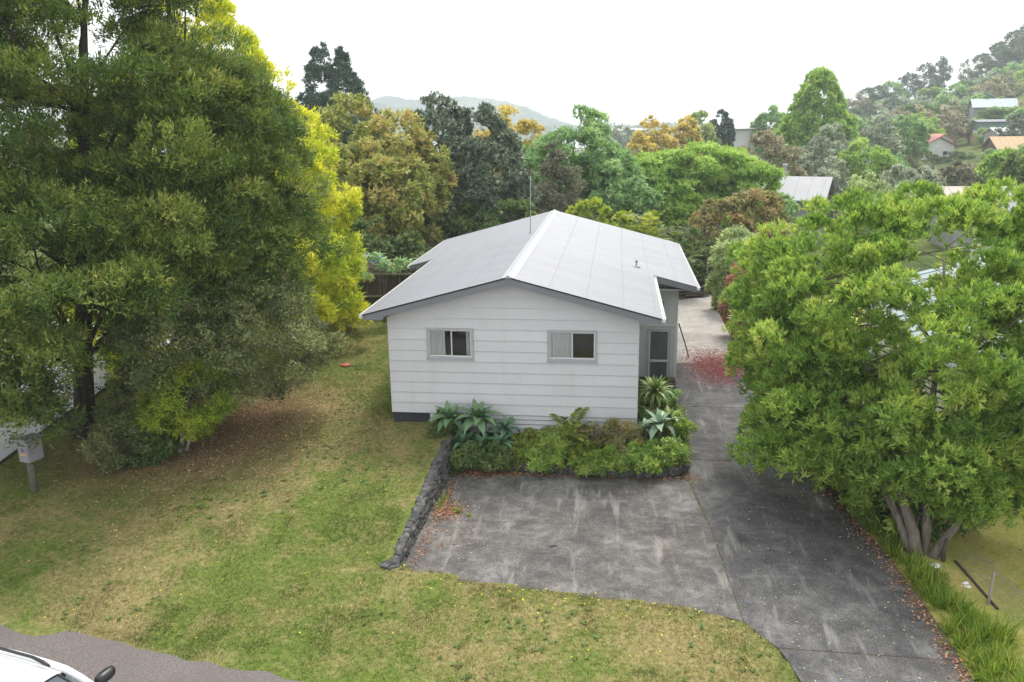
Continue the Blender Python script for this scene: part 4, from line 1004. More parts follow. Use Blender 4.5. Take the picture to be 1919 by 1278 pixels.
far_tree('hill_tree', 'dark ridge tree left of the highest one', tall, 106.3, 300, (1.1, 1, 1.05), 2.6)
far_tree('hill_tree', 'sparse grey tree right of the grassy gap on the ridge', sparse, 125.0, 300, (1.1, 1, 1.15), .2)
far_tree('hill_tree', 'small sparse tree beside the grassy gap on the ridge', sparse, 128.2, 304, (.9, 1, .9), 2.2)
for iq, (x, y, s) in enumerate(((131.5, 300, 1.15), (136.5, 300, 1.2), (141.5, 300, 1.25), (147, 302, 1.3), (134, 292, 1.1), (140, 290, 1.1))):
    far_tree('hill_tree', ['first dark skyline tree right of the sparse grey tree on the ridge', 'dark skyline tree in the middle of the high ridge end', 'dark skyline tree near the right edge of the photo', 'dark ridge tree cut by the right edge of the photo', 'lower dark tree in front of the first skyline trees', 'lower dark tree below the skyline near the right edge'][iq], KINDS[0][0], x, y, (s * 1.1, s, s * 1.1), rs.uniform(-.6, .6), HG)
cnt = 0
gap = lambda t, d: abs(t - (.375 + (d - 260) * .0000)) < .012 and d > 235
for it in range(900):
    if cnt >= 105: break
    d = rs.uniform(135, 315); t_ = rs.uniform(.262, .485)
    x = t_ * d; y = d - 20.7
    if gap(t_, d): continue
    if any(abs(t_ - hx / (hy + 20.7)) < hw / (hy + 20.7) and y < hy + 9 for hx, hy, hw in ((65.8, 150, 6.0), (72.5, 130, 7), (92, 190, 8), (81, 165, 6))): continue
    cnt += 1
    kk = rs.choice(6, p=[.2, .22, .16, .2, .12, .1]); k = KINDS[kk]
    s = rs.uniform(.62, 1.0) * (0.85 if d < 190 else 1.0)
    row = 'low on the hillside' if d < 190 else 'halfway up the hillside' if d < 255 else 'high on the hillside'
    col_ = 'left of the red roofed house' if t_ < .34 else 'above the red roofed house' if t_ < .40 else 'left of the blue green roof' if t_ < .425 else 'at the right edge of the photo'
    far_tree('hill_tree', '%s %s tree %s %s' % ('small' if s < .72 else 'middling' if s < .86 else 'large', k[1], row, col_), k[0], x, y, (s * rs.uniform(.95, 1.25), s, s * rs.uniform(.8, 1.05)), rs.uniform(-.8, .8), HG)
for hx, hy, w_, n_, s_ in ((64.5, 139, 9, 4, .2), (70.0, 122, 12, 7, .36), (91.5, 183, 11, 7, .44), (80.0, 155.5, 9, 6, .34)):
    for q in range(n_):
        k = KINDS[[1, 3, 4, 5][rs.randint(4)]]; s = s_ * rs.uniform(.7, 1.15)
        far_tree('hill_shrub', '%s shrub in front of the %s' % (k[1], {64.5: 'white house with the dull red roof', 70.0: 'orange roofed house', 91.5: 'blue green roofed house', 80.0: 'teal house and the maroon roof'}[hx]), k[0], hx - w_ / 2 + w_ * (q + .5) / n_, hy + rs.uniform(-1, 1), (s * 1.7, s, s), rs.uniform(-.8, .8), 'shrubs in front of the hillside houses')
# middle distance garden trees fill between the named ones
cnt = 0
for it in range(400):
    if cnt >= 46: break
    d = rs.uniform(85, 240); t_ = rs.uniform(-.16, .245)
    x = t_ * d; y = d - 20.7
    if .02 < t_ < .075 and d > 110: continue
    if -.0 < x - 24 < 9 and d > 105: continue
    cnt += 1
    kk = rs.choice(6, p=[.12, .26, .14, .12, .2, .16]); k = KINDS[kk]; s = rs.uniform(.45, .68)
    col_ = 'left of the feathery tree' if t_ < .0 else 'behind the feathery tree' if t_ < .09 else 'behind the flat topped tree' if t_ < .18 else 'left of the tall bright green tree'
    far_tree('garden_tree', '%s garden tree %s, %s' % (k[1], col_, 'nearer' if d < 155 else 'farther'), k[0], x, y, (s * 1.2, s, s), rs.uniform(-.8, .8), 'garden trees beyond the back fence')
# far shore: a mass of trees nobody could count
rng = np.random.RandomState(90)
n = 22000
X = rng.uniform(-330, 420, n); Yv = rng.uniform(775, 900, n); hh = (vnoise(X, Yv, 14, 31) ** 1.5) * 9 + 2
Pz = np.stack([X, Yv, -7.5 + hh * rng.uniform(.1, 1, n)], -1)
D = nrm(rng.normal(0, 1, (n, 3)) + [0, 0, .5]); N = nrm(rng.normal(0, .5, (n, 3)) + [0, -.5, .7])
o = place('far_wood', quads_mesh('far_wood', leaf_quads(Pz, D, N, rng.uniform(2.2, 4.5, n), rng.uniform(1.6, 3.2, n)), 4, F_DKGREY, rng.rand(n))); tag(o, kind='stuff')
for x, y, h, w_ in ((-6.7, 640, 16.5, 2.4), (25.3, 640, 17.5, 2.0), (-45, 500, 19.5, 2.2)):
    mb = far_tree_mesh(330 + int(h), F_FIR, [(0, 0, [(1, w_), (h * .5, w_ * .8), (h * .85, w_ * .35), (h, .1)])], 24, .8, 10, 8, .9, .4)
    far_tree('far_conifer', 'distant pointed conifer standing on the skyline by the lake', mb, x, y, (1, 1, 1), 0, 'distant conifers by the lake')
# ------------------------------------------------------------------ stone walls
t = NT('dark_stone'); P = t.pos(obj=True)
oi = t.n('ObjectInfo').outputs['Random']
n1 = t.noise(9, t.n('Mapping', {'Vector': t.n('TexCoord').outputs['Object'], 'Location': (0, 0, 0)}).outputs[0], detail=6, rough=.7)
n2 = t.noise(5, t.pos(), detail=5)
c = t.mix(oi, t.ramp(n1, [(.3, (.030, .030, .034)), (.7, (.085, .084, .086))]), t.ramp(n1, [(.3, (.050, .048, .048)), (.7, (.16, .155, .15))]))
c = t.mix(t.ramp(n2, [(.55, 0), (.72, .7)]), c, (.24, .235, .22))
M_STONE = t.done(t.pbr(c, .9, t.bump(n1, .7, .02), .2))
M_CORE = paint('wall_core_earth', (.040, .036, .033), .95, .3, 8, .1)
stones = []
for s_ in range(8):
    bm = bmesh.new(); bmesh.ops.create_cube(bm, size=1.0)
    bmesh.ops.subdivide_edges(bm, edges=bm.edges, cuts=1, use_grid_fill=True)
    r = random.Random(40 + s_)
    for v in bm.verts:
        p = v.co; k = (abs(p.x) > .4) + (abs(p.y) > .4) + (abs(p.z) > .4)
        f = {3: .80, 2: .92, 1: 1.0}.get(k, 1)
        v.co = Vector((p.x * f + r.uniform(-.07, .07), p.y * f + r.uniform(-.07, .07), p.z * f + r.uniform(-.06, .06)))
    me = bpy.data.meshes.new('stone'); bm.to_mesh(me); bm.free(); me.materials.append(M_STONE); stones.append(me)

rw = empty('retaining_wall', (1.7, -3.9, -1.0), 0, 'low dry stacked dark stone retaining wall between the lawn and the concrete court', 'wall')
rs = np.random.RandomState(50)
def wall_x(y): return np.interp(y, [-6.5, -4, -1.3], [1.80, 1.84, 1.88])
mb = MB(); ys_ = np.linspace(-6.38, -1.15, 14)
for a, b in zip(ys_[:-1], ys_[1:]):
    za, zb = Gs(1.5, a) + .02, Gs(1.5, b) + .02
    mb.add([(1.60 - 1.7, a + 3.9, -.12), (wall_x(a) - .10 - 1.7, a + 3.9, -.12), (wall_x(a) - .16 - 1.7, a + 3.9, za + 1), (1.60 - 1.7, a + 3.9, za + 1),
            (1.60 - 1.7, b + 3.9, -.12), (wall_x(b) - .10 - 1.7, b + 3.9, -.12), (wall_x(b) - .16 - 1.7, b + 3.9, zb + 1), (1.60 - 1.7, b + 3.9, zb + 1)],
           [(0, 1, 5, 4), (1, 2, 6, 5), (2, 3, 7, 6), (3, 0, 4, 7), (0, 3, 2, 1), (4, 5, 6, 7)])
mb.build('wall_core', M_CORE, rw)
y = -6.45
ns = 0
zc = -1.04
while zc < -.30:
    hgt = rs.uniform(.06, .09); y = -6.48 + rs.uniform(0, .1)
    while y < -1.2:
        ln = rs.uniform(.12, .26); top = Gs(1.5, y + ln / 2) + .05
        if zc + hgt * .6 < top:
            xx = wall_x(y) - .07 - (zc + 1.0) * .16 + rs.uniform(-.025, .025)
            place('stone', stones[rs.randint(8)], rw, (xx - 1.7 - .02, y + ln / 2 + 3.9, zc + hgt / 2 + 1.0), (rs.normal(.25, .22), rs.normal(0, .14), rs.normal(0, .16)), (.17, ln * 1.06, hgt * 1.25)); ns += 1
        y += ln
    zc += hgt
y = -6.45
while y < -1.2:      # flat capping stones level with the turf
    ln = rs.uniform(.14, .30)
    place('stone', stones[rs.randint(8)], rw, (1.66 - 1.7 + rs.uniform(-.03, .03), y + ln / 2 + 3.9, Gs(1.5, y + ln / 2) + .02 + 1.0), (0, rs.normal(0, .05), rs.normal(0, .2)), (.15, ln, .09)); y += ln
for k in range(7):   # the near end
    place('stone', stones[rs.randint(8)], rw, (rs.uniform(-.22, .1), -6.44 + 3.9 + rs.uniform(-.04, .03), rs.uniform(-.02, .17)), (0, rs.normal(0, .2), rs.uniform(0, 3)), (.24, .2, .11))

pw = empty('planter_wall', (4.8, -1.4, -1.0), 0, 'low wall of dark stones along the front of the planted bed', 'wall')
path = [(1.95, -1.36), (3.2, -1.36), (4.6, -1.38), (6.0, -1.42), (6.9, -1.42), (7.4, -1.30), (7.66, -1.0), (7.74, -.5), (7.78, .6), (7.82, 1.8), (7.84, 3.0)]
def along(path, s):
    for (a, b) in zip(path[:-1], path[1:]):
        l = math.hypot(b[0] - a[0], b[1] - a[1])
        if s <= l: return a[0] + (b[0] - a[0]) * s / l, a[1] + (b[1] - a[1]) * s / l, math.atan2(b[1] - a[1], b[0] - a[0])
        s -= l
    return None
mb = MB()
for a, b in zip(path[:-1], path[1:]):
    an = math.atan2(b[1] - a[1], b[0] - a[0]); l = math.hypot(b[0] - a[0], b[1] - a[1])
    mb.box(((a[0] + b[0]) / 2 - 4.8 - math.sin(an) * .12, (a[1] + b[1]) / 2 + 1.4 + math.cos(an) * .12, .09), (l, .16, .22), an)
mb.build('wall_core', M_CORE, pw)
for crs in range(2):
    s = rs.uniform(0, .1)
    while True:
        ln = rs.uniform(.18, .42); q = along(path, s + ln / 2)
        if q is None: break
        place('stone', stones[rs.randint(8)], pw, (q[0] - 4.8, q[1] + 1.4 + .02, -.01 + .125 * crs + rs.uniform(0, .03) + .05), (rs.normal(0, .08), rs.normal(0, .12), q[2] + rs.normal(0, .1)), (ln * 1.03, .22, .15))
        s += ln
bed = MB().prism([(1.9, -1.28), (6.9, -1.33), (7.55, -.95), (7.66, -.4), (7.76, 3.2), (7.88, 5.9), (W, 5.9), (W, .0), (1.0, -.0), (1.0, -.25)], -1.1, -.70).build('garden_soil', M_SOIL); tag(bed, kind='structure')

# ------------------------------------------------------------------ planting
M_AGAVE = []
for nm, a, b in (('agave_leaf', (.095, .19, .085), (.17, .285, .14)), ('agave_leaf_pale', (.20, .32, .20), (.31, .42, .29)), ('agave_leaf_dark', (.055, .14, .066), (.11, .22, .11)), ('agave_leaf_yellow', (.15, .24, .055), (.29, .36, .10))):
    t = NT(nm); g = t.n('TexCoord').outputs['Generated']
    s3 = t.n('SeparateXYZ', {0: g})
    n = t.noise(7, t.pos(), detail=4)
    c = t.ramp(t.math('ADD', t.math('MULTIPLY', n, .6), t.math('MULTIPLY', t.n('ObjectInfo').outputs['Random'], .4)), [(.25, a), (.75, b)])
    M_AGAVE.append(t.done(t.pbr(c, .42, None, .4)))
def leaf_mesh(L, Wd, curl, mat, fold=.25, seg=7, name='leaf'):
    vs, fs = [], []
    for i in range(seg + 1):
        u = i / seg
        w = Wd * (0.55 + 1.05 * u * (1 - u) * 1.9) * (1 - u ** 3.0) / 2 if i < seg else .002
        x = L * (u - .12 * curl * u * u); z = L * (.22 * math.sin(u * 1.2) - curl * .42 * u ** 2.4)
        vs += [(x, -w, z + w * fold), (x, 0, z), (x, w, z + w * fold)]
    for i in range(seg):
        a = 3 * i
        fs += [(a, a + 3, a + 4, a + 1), (a + 1, a + 4, a + 5, a + 2)]
    return MB().add(vs, fs).mesh(name, mat, True)
LM = {}
def agave(label, x, y, z, size, mi, n, seed, width=.25, name='agave', stem=True, tilt=.0):
    r = np.random.RandomState(seed)
    zb = -.72
    root = empty(name, (x, y, zb), r.uniform(0, 6), label, 'plant', 'agaves and rosette plants in the bed')
    for c_ in (.15, .45, .85, 1.25):
        if (mi, c_, width) not in LM: LM[(mi, c_, width)] = leaf_mesh(1.0, width, c_, M_AGAVE[mi])
    for i in range(n):
        u = i / (n - 1)
        el = 1.35 - 1.45 * u ** .85 + r.normal(0, .07)
        c_ = (.15, .45, .85, 1.25)[min(3, int(u * 4))]
        s = size * (.62 + .42 * min(1, u * 2.2)) * r.uniform(.9, 1.1)
        place('leaf', LM[(mi, c_, width)], root, (0, 0, z - zb - .03 * u * size), (r.normal(0, .12), -el + .35, i * 2.39996), (s, s, s))
    if stem:
        MB().tube([(0, 0, -.05), (.01, .0, (z - zb) * .5), (0, 0, z - zb)], [.055, .045, .05], 8).build('stem', B_GREY, root, True)
    return root
agave('medium green agave rosette nearest the left end of the bed', 1.68, -.62, .10, 0.61, 0, 22, 1, 0.36)
agave('largest green agave rosette against the front wall', 2.43, -.66, .14, 0.68, 0, 26, 2, 0.38)
agave('upright bluish agave right of the largest rosette', 3.12, -.45, -.22, 0.54, 2, 16, 3, 0.30)
agave('pale grey green agave at the right end of the bed by the driveway', 7.08, -.45, .02, 0.61, 1, 18, 4, 0.36)
agave('trunked yellow green rosette plant with many narrow leaves in front of the glazed door', 7.05, 2.0, .10, .66, 3, 54, 5, .17, 'yucca')
agave('dark agave low in the front left corner of the bed', 2.12, -1.05, -.42, 0.49, 2, 18, 6, 0.35)
agave('dark agave low in front of the largest rosette', 2.62, -1.10, -.45, 0.51, 2, 18, 7, 0.35)
agave('dark agave low in the bed right of the other two low ones', 3.06, -1.02, -.40, 0.46, 2, 16, 8, 0.35)
agave('small dark agave tucked behind the left low one', 2.05, -.55, -.30, 0.41, 2, 14, 9, 0.35)
agave('small pale agave half hidden left of the pale right end agave', 6.72, -.25, -.18, 0.41, 1, 12, 10, 0.34)
agave('small bright rosette behind the pale right end agave', 7.35, .15, .0, 0.44, 3, 14, 12, 0.32)

# ferns: arching fronds, one object each
M_FERN = foliage('fern_leaflets', [(0.1, (.075, .115, .022)), (.5, (.15, .20, .035)), (.9, (.27, .28, .06))], .35)
M_FERND = foliage('brown_fern_leaflets', [(0.1, (.075, .07, .03)), (.5, (.15, .125, .05)), (.9, (.24, .20, .08))], .3)
def frond_mesh(L, Wd, arch, mat, seed, pairs=16):
    r = np.random.RandomState(seed); P_, D_, N_, Ls, Ws, Ti = [], [], [], [], [], []
    mid = lambda u: np.array([L * (u - .15 * arch * u * u), 0, L * (.75 * u - arch * .95 * u * u)])
    for i in range(pairs):
        u = (i + .8) / pairs
        p = mid(u); tdir = nrm(mid(min(1, u + .03)) - mid(u - .03))
        w = Wd * math.sin(math.pi * (.12 + .86 * u)) ** .8
        for s in (-1, 1):
            P_.append(p); d = nrm(np.array([.45, s, -.12]) + r.normal(0, .1, 3)); D_.append(d); N_.append(nrm(np.array([-tdir[2] * .6, 0, 1.]) + r.normal(0, .15, 3)))
            Ls.append(w * r.uniform(.85, 1.1)); Ws.append(L / pairs * 1.25); Ti.append(r.rand())
    me = quads_mesh('frond', leaf_quads(np.array(P_), np.array(D_), np.array(N_), np.array(Ls), np.array(Ws)), 4, mat, np.array(Ti))
    return me
FRONDS = [frond_mesh(1.0, .20, a, M_FERN, 7 + i) for i, a in enumerate((.75, .95, 1.15))]
FRONDD = [frond_mesh(1.0, .20, a, M_FERND, 17 + i) for i, a in enumerate((.9, 1.1))]
def fern(label, x, y, z, size, n, seed, brown=.25, name='fern', group='ferns in the bed', trunk=0.0, meshes=None, el0=.95):
    r = np.random.RandomState(seed)
    root = empty(name, (x, y, z), 0, label, 'plant', group)
    for i in range(n):
        me = (FRONDD[r.randint(2)] if r.rand() < brown else FRONDS[r.randint(3)]) if meshes is None else meshes[r.randint(len(meshes))]
        s = size * r.uniform(.75, 1.2)
        place('frond', me, root, (0, 0, trunk), (r.normal(0, .15), -(r.uniform(-.1, el0) - .25), i * 2.39996 + r.normal(0, .2)), (s, s * r.uniform(.8, 1.2), s))
    if trunk:
        MB().tube([(0, 0, -.1), (.04, .02, trunk * .5), (0, 0, trunk)], [.14, .11, .10], 9).build('trunk', B_DARK, root, True)
    return root
fl = ['yellow green fern right of the dark low agaves', 'fern left of the tallest feathery fern', 'tallest feathery fern in the middle of the bed', 'fern with yellowing fronds right of the tallest fern', 'low fern spilling over the middle of the stone edge', 'browning fern left of the bronze shrub', 'small fern against the base boards', 'low fern spilling over the stone edge near the low agaves', 'low bright fern below the yellowing fern', 'fern hanging over the stone edge left of the grey green bush', 'fern hanging over the stone edge under the tallest fern', 'fern at the right corner of the bed below the pale agave']
for i, (x, y, z, s, n, br) in enumerate(((3.55, -.85, -.66, .78, 20, .2), (4.15, -.75, -.66, .80, 20, .35), (4.78, -.55, -.50, 1.15, 24, .15), (5.35, -.75, -.62, .88, 22, .35), (4.6, -1.15, -.66, .66, 18, .1), (5.75, -1.0, -.66, .68, 18, .6), (3.95, -.35, -.62, .72, 15, .4), (3.65, -1.2, -.68, .62, 17, .15), (5.15, -1.2, -.68, .64, 18, .15), (5.75, -1.32, -.74, .52, 15, .2), (4.45, -1.34, -.74, .50, 14, .1), (7.35, -.95, -.72, .55, 15, .1))):
    fern(fl[i], x, y, z, s, n, 60 + i, br)
TF = [frond_mesh(1.0, .22, a, M_FERN, 27 + i, 20) for i, a in enumerate((.55, .75, .95))]
fern('tree_fern', None, 0, 0, 1, 1, 1) if False else None
fern('tree fern with bright yellow green fronds beyond the far roof edge', 7.2, 18.6, -1.2, 1.95, 26, 80, 0, 'tree_fern', None, 3.1, TF, 1.1)
fern('darker tree fern low behind the far right roof corner', 9.2, 20.2, -1.2, 1.3, 18, 81, .3, 'tree_fern', None, 1.7, [frond_mesh(1.0, .22, .8, F_DEEP, 33, 20)], .9)

def bedshrub(name, label, x, y, r_, h, mat, seed, ncl=26, L=.07, Wd=.03, z=-.72, k=9, cat='shrub', **kw):
    tree(name, label, cat, (x, y, z), [(0, 0, [(.05, r_ * .7), (h * .4, r_), (h * .75, r_ * .75), (h, r_ * .2)])], mat, B_GREY, seed, ncl, r_ * .34, .85, 18, .03, k, L, Wd, [T(seed, 0, h * .7, .025, .01, (0, 0), .02)], 8, .012, lump=.34, spread=.9, **kw)
bedshrub('bronze_bush', 'bronze green low bush left of the pale right end agave', 6.1, -.70, .48, .85, F_BRONZE, 401, 34)
bedshrub('leafy_bush', 'bright leafy weed bush hanging over the right stone edge', 6.55, -1.22, .44, .55, F_MAIN, 402, 30, .085, .05, -.85)
bedshrub('leafy_bush', 'mid green leafy bush beside the driveway corner of the bed', 7.2, -.95, .42, .60, F_MAIN, 403, 30, .07, .035, -.8)
bedshrub('leafy_bush', 'dark leafy bush under the trunked rosette plant', 6.85, .9, .40, .55, F_DEEP, 404, 34, .09, .04)
bedshrub('leafy_bush', 'dark green bush on the soil in front of the glazed door', 7.0, 4.4, .34, .35, F_DEEP, 410, 30, .09, .04)
bedshrub('leafy_bush', 'green bush close to the corner of the wing by the door', 7.3, 3.4, .36, .40, F_GREEN, 411, 30, .09, .04)
bedshrub('leafy_bush', 'yellow green bush between the rosette plant and the pale agave', 7.5, .7, .36, .55, F_MAIN, 405, 30, .08, .035)
bedshrub('leafy_bush', 'green undergrowth below the left agaves on the lawn edge', 1.55, -.35, .38, .45, F_DEEP, 406, 24, .09, .04, -.38)
bedshrub('leafy_bush', 'grey green bush growing against the wall near the bronze bush', 5.6, -.35, .36, .65, F_GCON, 407, 26, .07, .02)
bedshrub('leafy_bush', 'green weeds filling the bed between the two groups of ferns', 4.45, -.95, .50, .42, F_MAIN, 408, 30, .09, .02)
bedshrub('leafy_bush', 'dark green leaves hanging over the stone edge at the left end of the bed', 2.35, -1.3, .36, .40, F_DEEP, 412, 34, .13, .06, -.86)
bedshrub('leafy_bush', 'dark green leaves hanging over the stone edge below the low dark agaves', 3.0, -1.32, .36, .38, F_DEEP, 413, 34, .13, .06, -.86)
bedshrub('leafy_bush', 'green leaves hanging over the stone edge below the hanging ferns', 3.95, -1.34, .36, .36, F_MAIN, 414, 30, .09, .035, -.84)
bedshrub('leafy_bush', 'green leaves hanging over the stone edge right of the tallest fern', 5.35, -1.36, .38, .38, F_MAIN, 415, 30, .09, .035, -.84)
bedshrub('leafy_bush', 'green weeds at the foot of the bronze bush', 6.0, -1.25, .40, .40, F_MAIN, 409, 26, .08, .03, -.8)

# ------------------------------------------------------------------ grasses
def blade_tris(P, H, Wd, rng, lean=.5):
    n = len(P); a = rng.uniform(0, 6.283, n); b = rng.uniform(0, 6.283, n)
    S = np.stack([np.cos(a), np.sin(a), np.zeros(n)], -1) * Wd[:, None] / 2
    Lr = np.stack([np.cos(b), np.sin(b), np.zeros(n)], -1) * (H * lean * rng.rand(n))[:, None]
    V = np.empty((n, 3, 3), np.float32)
    V[:, 0] = P - S; V[:, 1] = P + S; V[:, 2] = P + Lr + np.array([0, 0, 1.]) * H[:, None]
    return V.reshape(-1, 3)
rng = np.random.RandomState(200)
n = 700000
X = rng.uniform(-9.4, 9.6, n); Y = -12 + 24 * rng.rand(n) ** 1.35
keep = (Y < 11.9)
keep &= ~((X > 1.45) & (Y > front_y(X) + .03 * rng.normal(0, 1, n)))
keep &= ~((X > -.02) & (Y > -.01) & (X < 8))
roadY = np.interp(X, ex, ey)
keep &= Y > roadY + .02 + .03 * rng.normal(0, 1, n)
keep &= X > np.interp(Y, py, pe) + .07
keep &= ~((X > 8.85) & (Y > -9.2))
dd = np.hypot((X + 5.3) / 4, (Y + .6) / 4) + (vnoise(X + 40, Y + 40, .7, 41) - .5) * .8
keep &= rng.rand(n) < np.clip((dd - .45) / .65, .12, 1)
keep &= rng.rand(n) < .55 + .45 * (vnoise(X + 40, Y + 40, .9, 42) > .4)
X, Y = X[keep], Y[keep]; n = len(X)
Zg = G(X, Y) + 0.012 * np.sin(X * 2.1 + np.sin(Y * 1.3)) * np.cos(Y * 1.7)
edge = np.clip(1 - np.abs(Y - front_y(X)) / .22, 0, 1) * (X > 1.6)
H = rng.uniform(.014, .040, n) * (1 + .8 * (vnoise(X + 40, Y + 40, .5, 43) > .68)) * (1 + .7 * edge)
me = quads_mesh('lawn_grass', blade_tris(np.stack([X, Y, Zg - .004], -1), H, rng.uniform(.008, .018, n), rng, 1.5), 3, M_BLADE, rng.rand(n))
tag(place('lawn_grass', me), kind='stuff')

def tuft(rng, cx, cy, cz, n, H, Wd, spread, lean=.8):
    """curved strap leaves, three quads each"""
    a = rng.uniform(0, 6.283, n); el = rng.uniform(.35, 1.4, n)
    h = H * rng.uniform(.55, 1.2, n); r0 = spread * np.sqrt(rng.rand(n))
    d = np.stack([np.cos(a), np.sin(a)], -1)
    a2 = rng.uniform(0, 6.283, n)
    base = np.stack([cx + r0 * np.cos(a2), cy + r0 * np.sin(a2), np.full(n, cz)], -1)
    S = np.stack([-d[:, 1], d[:, 0], np.zeros(n)], -1)
    w = Wd * rng.uniform(.6, 1.2, n)
    out = np.empty((n, 3, 4, 3), np.float32)
    def pt(u):
        return base + np.concatenate([d * (h * np.cos(el) * (u + .25 * u * u) * lean)[:, None], (h * (np.sin(el) * u - .38 * (1.3 - np.sin(el)) * u * u * 1.6))[:, None]], 1)
    us = [0, .38, .72, 1.0]; ws = [.8, 1, .7, .05]
    for k in range(3):
        p, q = pt(us[k]), pt(us[k + 1])
        out[:, k, 0] = p - S * (w * ws[k] / 2)[:, None]; out[:, k, 1] = p + S * (w * ws[k] / 2)[:, None]
        out[:, k, 2] = q + S * (w * ws[k + 1] / 2)[:, None]; out[:, k, 3] = q - S * (w * ws[k + 1] / 2)[:, None]
    return out.reshape(-1, 3), np.repeat(rng.rand(n), 3)
F_LONG = foliage('long_grass_blades', [(0.05, (.07, .13, .02)), (.45, (.13, .215, .028)), (.8, (.21, .29, .045)), (.96, (.34, .33, .10))], .35, .4, .3)
rng = np.random.RandomState(210)
Vs, Ts = [], []
def strip(x, y, n, H, Wd=.014, sp=.09):
    v, ti = tuft(rng, x, y, Gs(x, y) - .02, n, H, Wd, sp); Vs.append(v); Ts.append(ti)
for i in range(520):
    y = rng.uniform(-9.6, 5.5)
    w_ = np.interp(y, [-9.6, -6.5, -4.6, -2, 5.5], [1.0, .62, .45, .55, .4])
    x = drive_right(y) + .10 + w_ * rng.rand() ** 1.2
    if abs(y + 4.8) < .25 and x > 11.7: continue
    strip(x, y, rng.randint(20, 46), rng.uniform(.26, .50) * np.interp(y, [-9, -6.5, -4, 0], [1.25, 1.05, .8, .95]))
for i in range(46): strip(10.55 + rng.rand() * .7, rng.uniform(12, 20), 26, .35)
for x, y, n, h in ((2.02, -1.75, 30, .34), (2.02, -3.15, 30, .30), (2.0, -3.4, 26, .26), (2.0, -3.65, 20, .22), (2.42, -3.78, 40, .26), (2.75, -3.92, 26, .17), (3.88, -4.08, 10, .08), (3.45, -1.45, 12, .28), (4.3, -1.5, 10, .2), (5.05, -1.5, 14, .3), (5.4, -1.52, 10, .34), (7.5, -1.25, 50, .42), (7.55, -.9, 46, .38), (7.3, -1.1, 30, .36), (6.1, -1.5, 16, .22), (8.0, 9.9, 12, .15), (8.2, 10.2, 10, .12), (8.5, 10.3, 10, .12)) + tuple((7.70 + .3 * u_, -.6 - 3.2 * u_, 7, .09) for u_ in (0, .06, .1, .18, .24, .33, .4, .52, .6, .75, .9)) + tuple((8.0 + .2 * u_, -4.1 - 3.2 * u_, 6, .07) for u_ in (.05, .2, .42, .7, .92)):
    v, ti = tuft(rng, x, y, -1.0 if y < -1.35 or x < 3 or y > 5 else -.75, n, h, .012, .06); Vs.append(v); Ts.append(ti)
for i in range(120):    # uncut edges along fence and house
    x = rng.uniform(-6, -.05); strip(x, 11.75 + rng.normal(0, .1), 10, .16, .01)
for i in range(40): strip(-.06 + rng.normal(0, .04), rng.uniform(.2, 8), 8, .12, .01)
me = quads_mesh('long_grass', np.concatenate(Vs), 4, F_LONG, np.concatenate(Ts)); tag(place('long_grass', me), kind='stuff')
rb = np.random.RandomState(215); Vb, Tb = [], []
for i in range(150):
    x = rb.uniform(3.3, 7.6); y = rb.uniform(-1.3, -.15)
    v, ti = tuft(rb, x, y, -.70, rb.randint(12, 26), rb.uniform(.26, .52), .016, .10); Vb.append(v); Tb.append(ti)
for i in range(110):
    q_ = along(path, rb.uniform(1.2, 9.8)); v, ti = tuft(rb, q_[0] + rb.normal(0, .05), q_[1] + rb.normal(.04, .05), -.78, rb.randint(9, 20), rb.uniform(.18, .36), .016, .08, 1.1); Vb.append(v); Tb.append(ti)
for i in range(60):
    x = rb.uniform(6.6, 7.75); y = rb.uniform(-.2, 5.6)
    v, ti = tuft(rb, x, y, -.70, rb.randint(10, 20), rb.uniform(.2, .4), .018, .09); Vb.append(v); Tb.append(ti)
tag(place('weedy_grass', quads_mesh('weedy_grass', np.concatenate(Vb), 4, F_LONG, np.concatenate(Tb))), kind='stuff')
for i, (x, y, h, n, lb) in enumerate(((12.35, -7.55, .62, 260, 'large bright grass tussock in the bottom right corner'), (12.05, -8.35, .52, 200, 'grass tussock leaning over the drive below the large one'), (12.0, -6.65, .46, 170, 'grass tussock beside the fallen wire netting'), (11.75, -5.75, .42, 150, 'grass tussock just below the forked trunk'))):
    root = empty('grass_tussock', (x, y, Gs(x, y) - .02), 0, lb, 'grass', 'grass tussocks by the driveway')
    v, ti = tuft(rng, 0, 0, 0, n, h, .018, .20)
    place('blades', quads_mesh('blades', v, 4, F_LONG, ti), root)

# weeds in the lawn
rng = np.random.RandomState(230)
m = 2600; X = rng.uniform(-9, 8.5, m); Y = rng.uniform(-10, 6, m)
k = (Y > np.interp(X, ex, ey) + .15) & ~((X > 1.4) & (Y > front_y(X) - .1)) & ~((X > -.2) & (Y > -.2)) & (X > np.interp(Y, py, pe) + .3) & (vnoise(X + 40, Y + 40, 1.6, 61) > .5)
X, Y = X[k], Y[k]; m = len(X)
F_WEED = foliage('lawn_weed_leaves', [(0.05, (.045, .085, .022)), (.5, (.085, .135, .034)), (.95, (.15, .19, .07))], .25, .5, .2)
q = np.repeat(np.arange(m), 6); a = rng.uniform(0, 6.283, len(q)); sz = rng.uniform(.035, .10, m)[q]
D = nrm(np.stack([np.cos(a), np.sin(a), rng.uniform(.1, .5, len(q))], -1)); N = nrm(np.stack([-np.cos(a) * .3, -np.sin(a) * .3, np.ones(len(q))], -1))
tag(place('lawn_weeds', quads_mesh('lawn_weeds', leaf_quads(np.stack([X[q], Y[q], G(X[q], Y[q]) + .012], -1), D, N, sz, sz * .42), 4, F_WEED, rng.rand(len(q)))), kind='stuff')

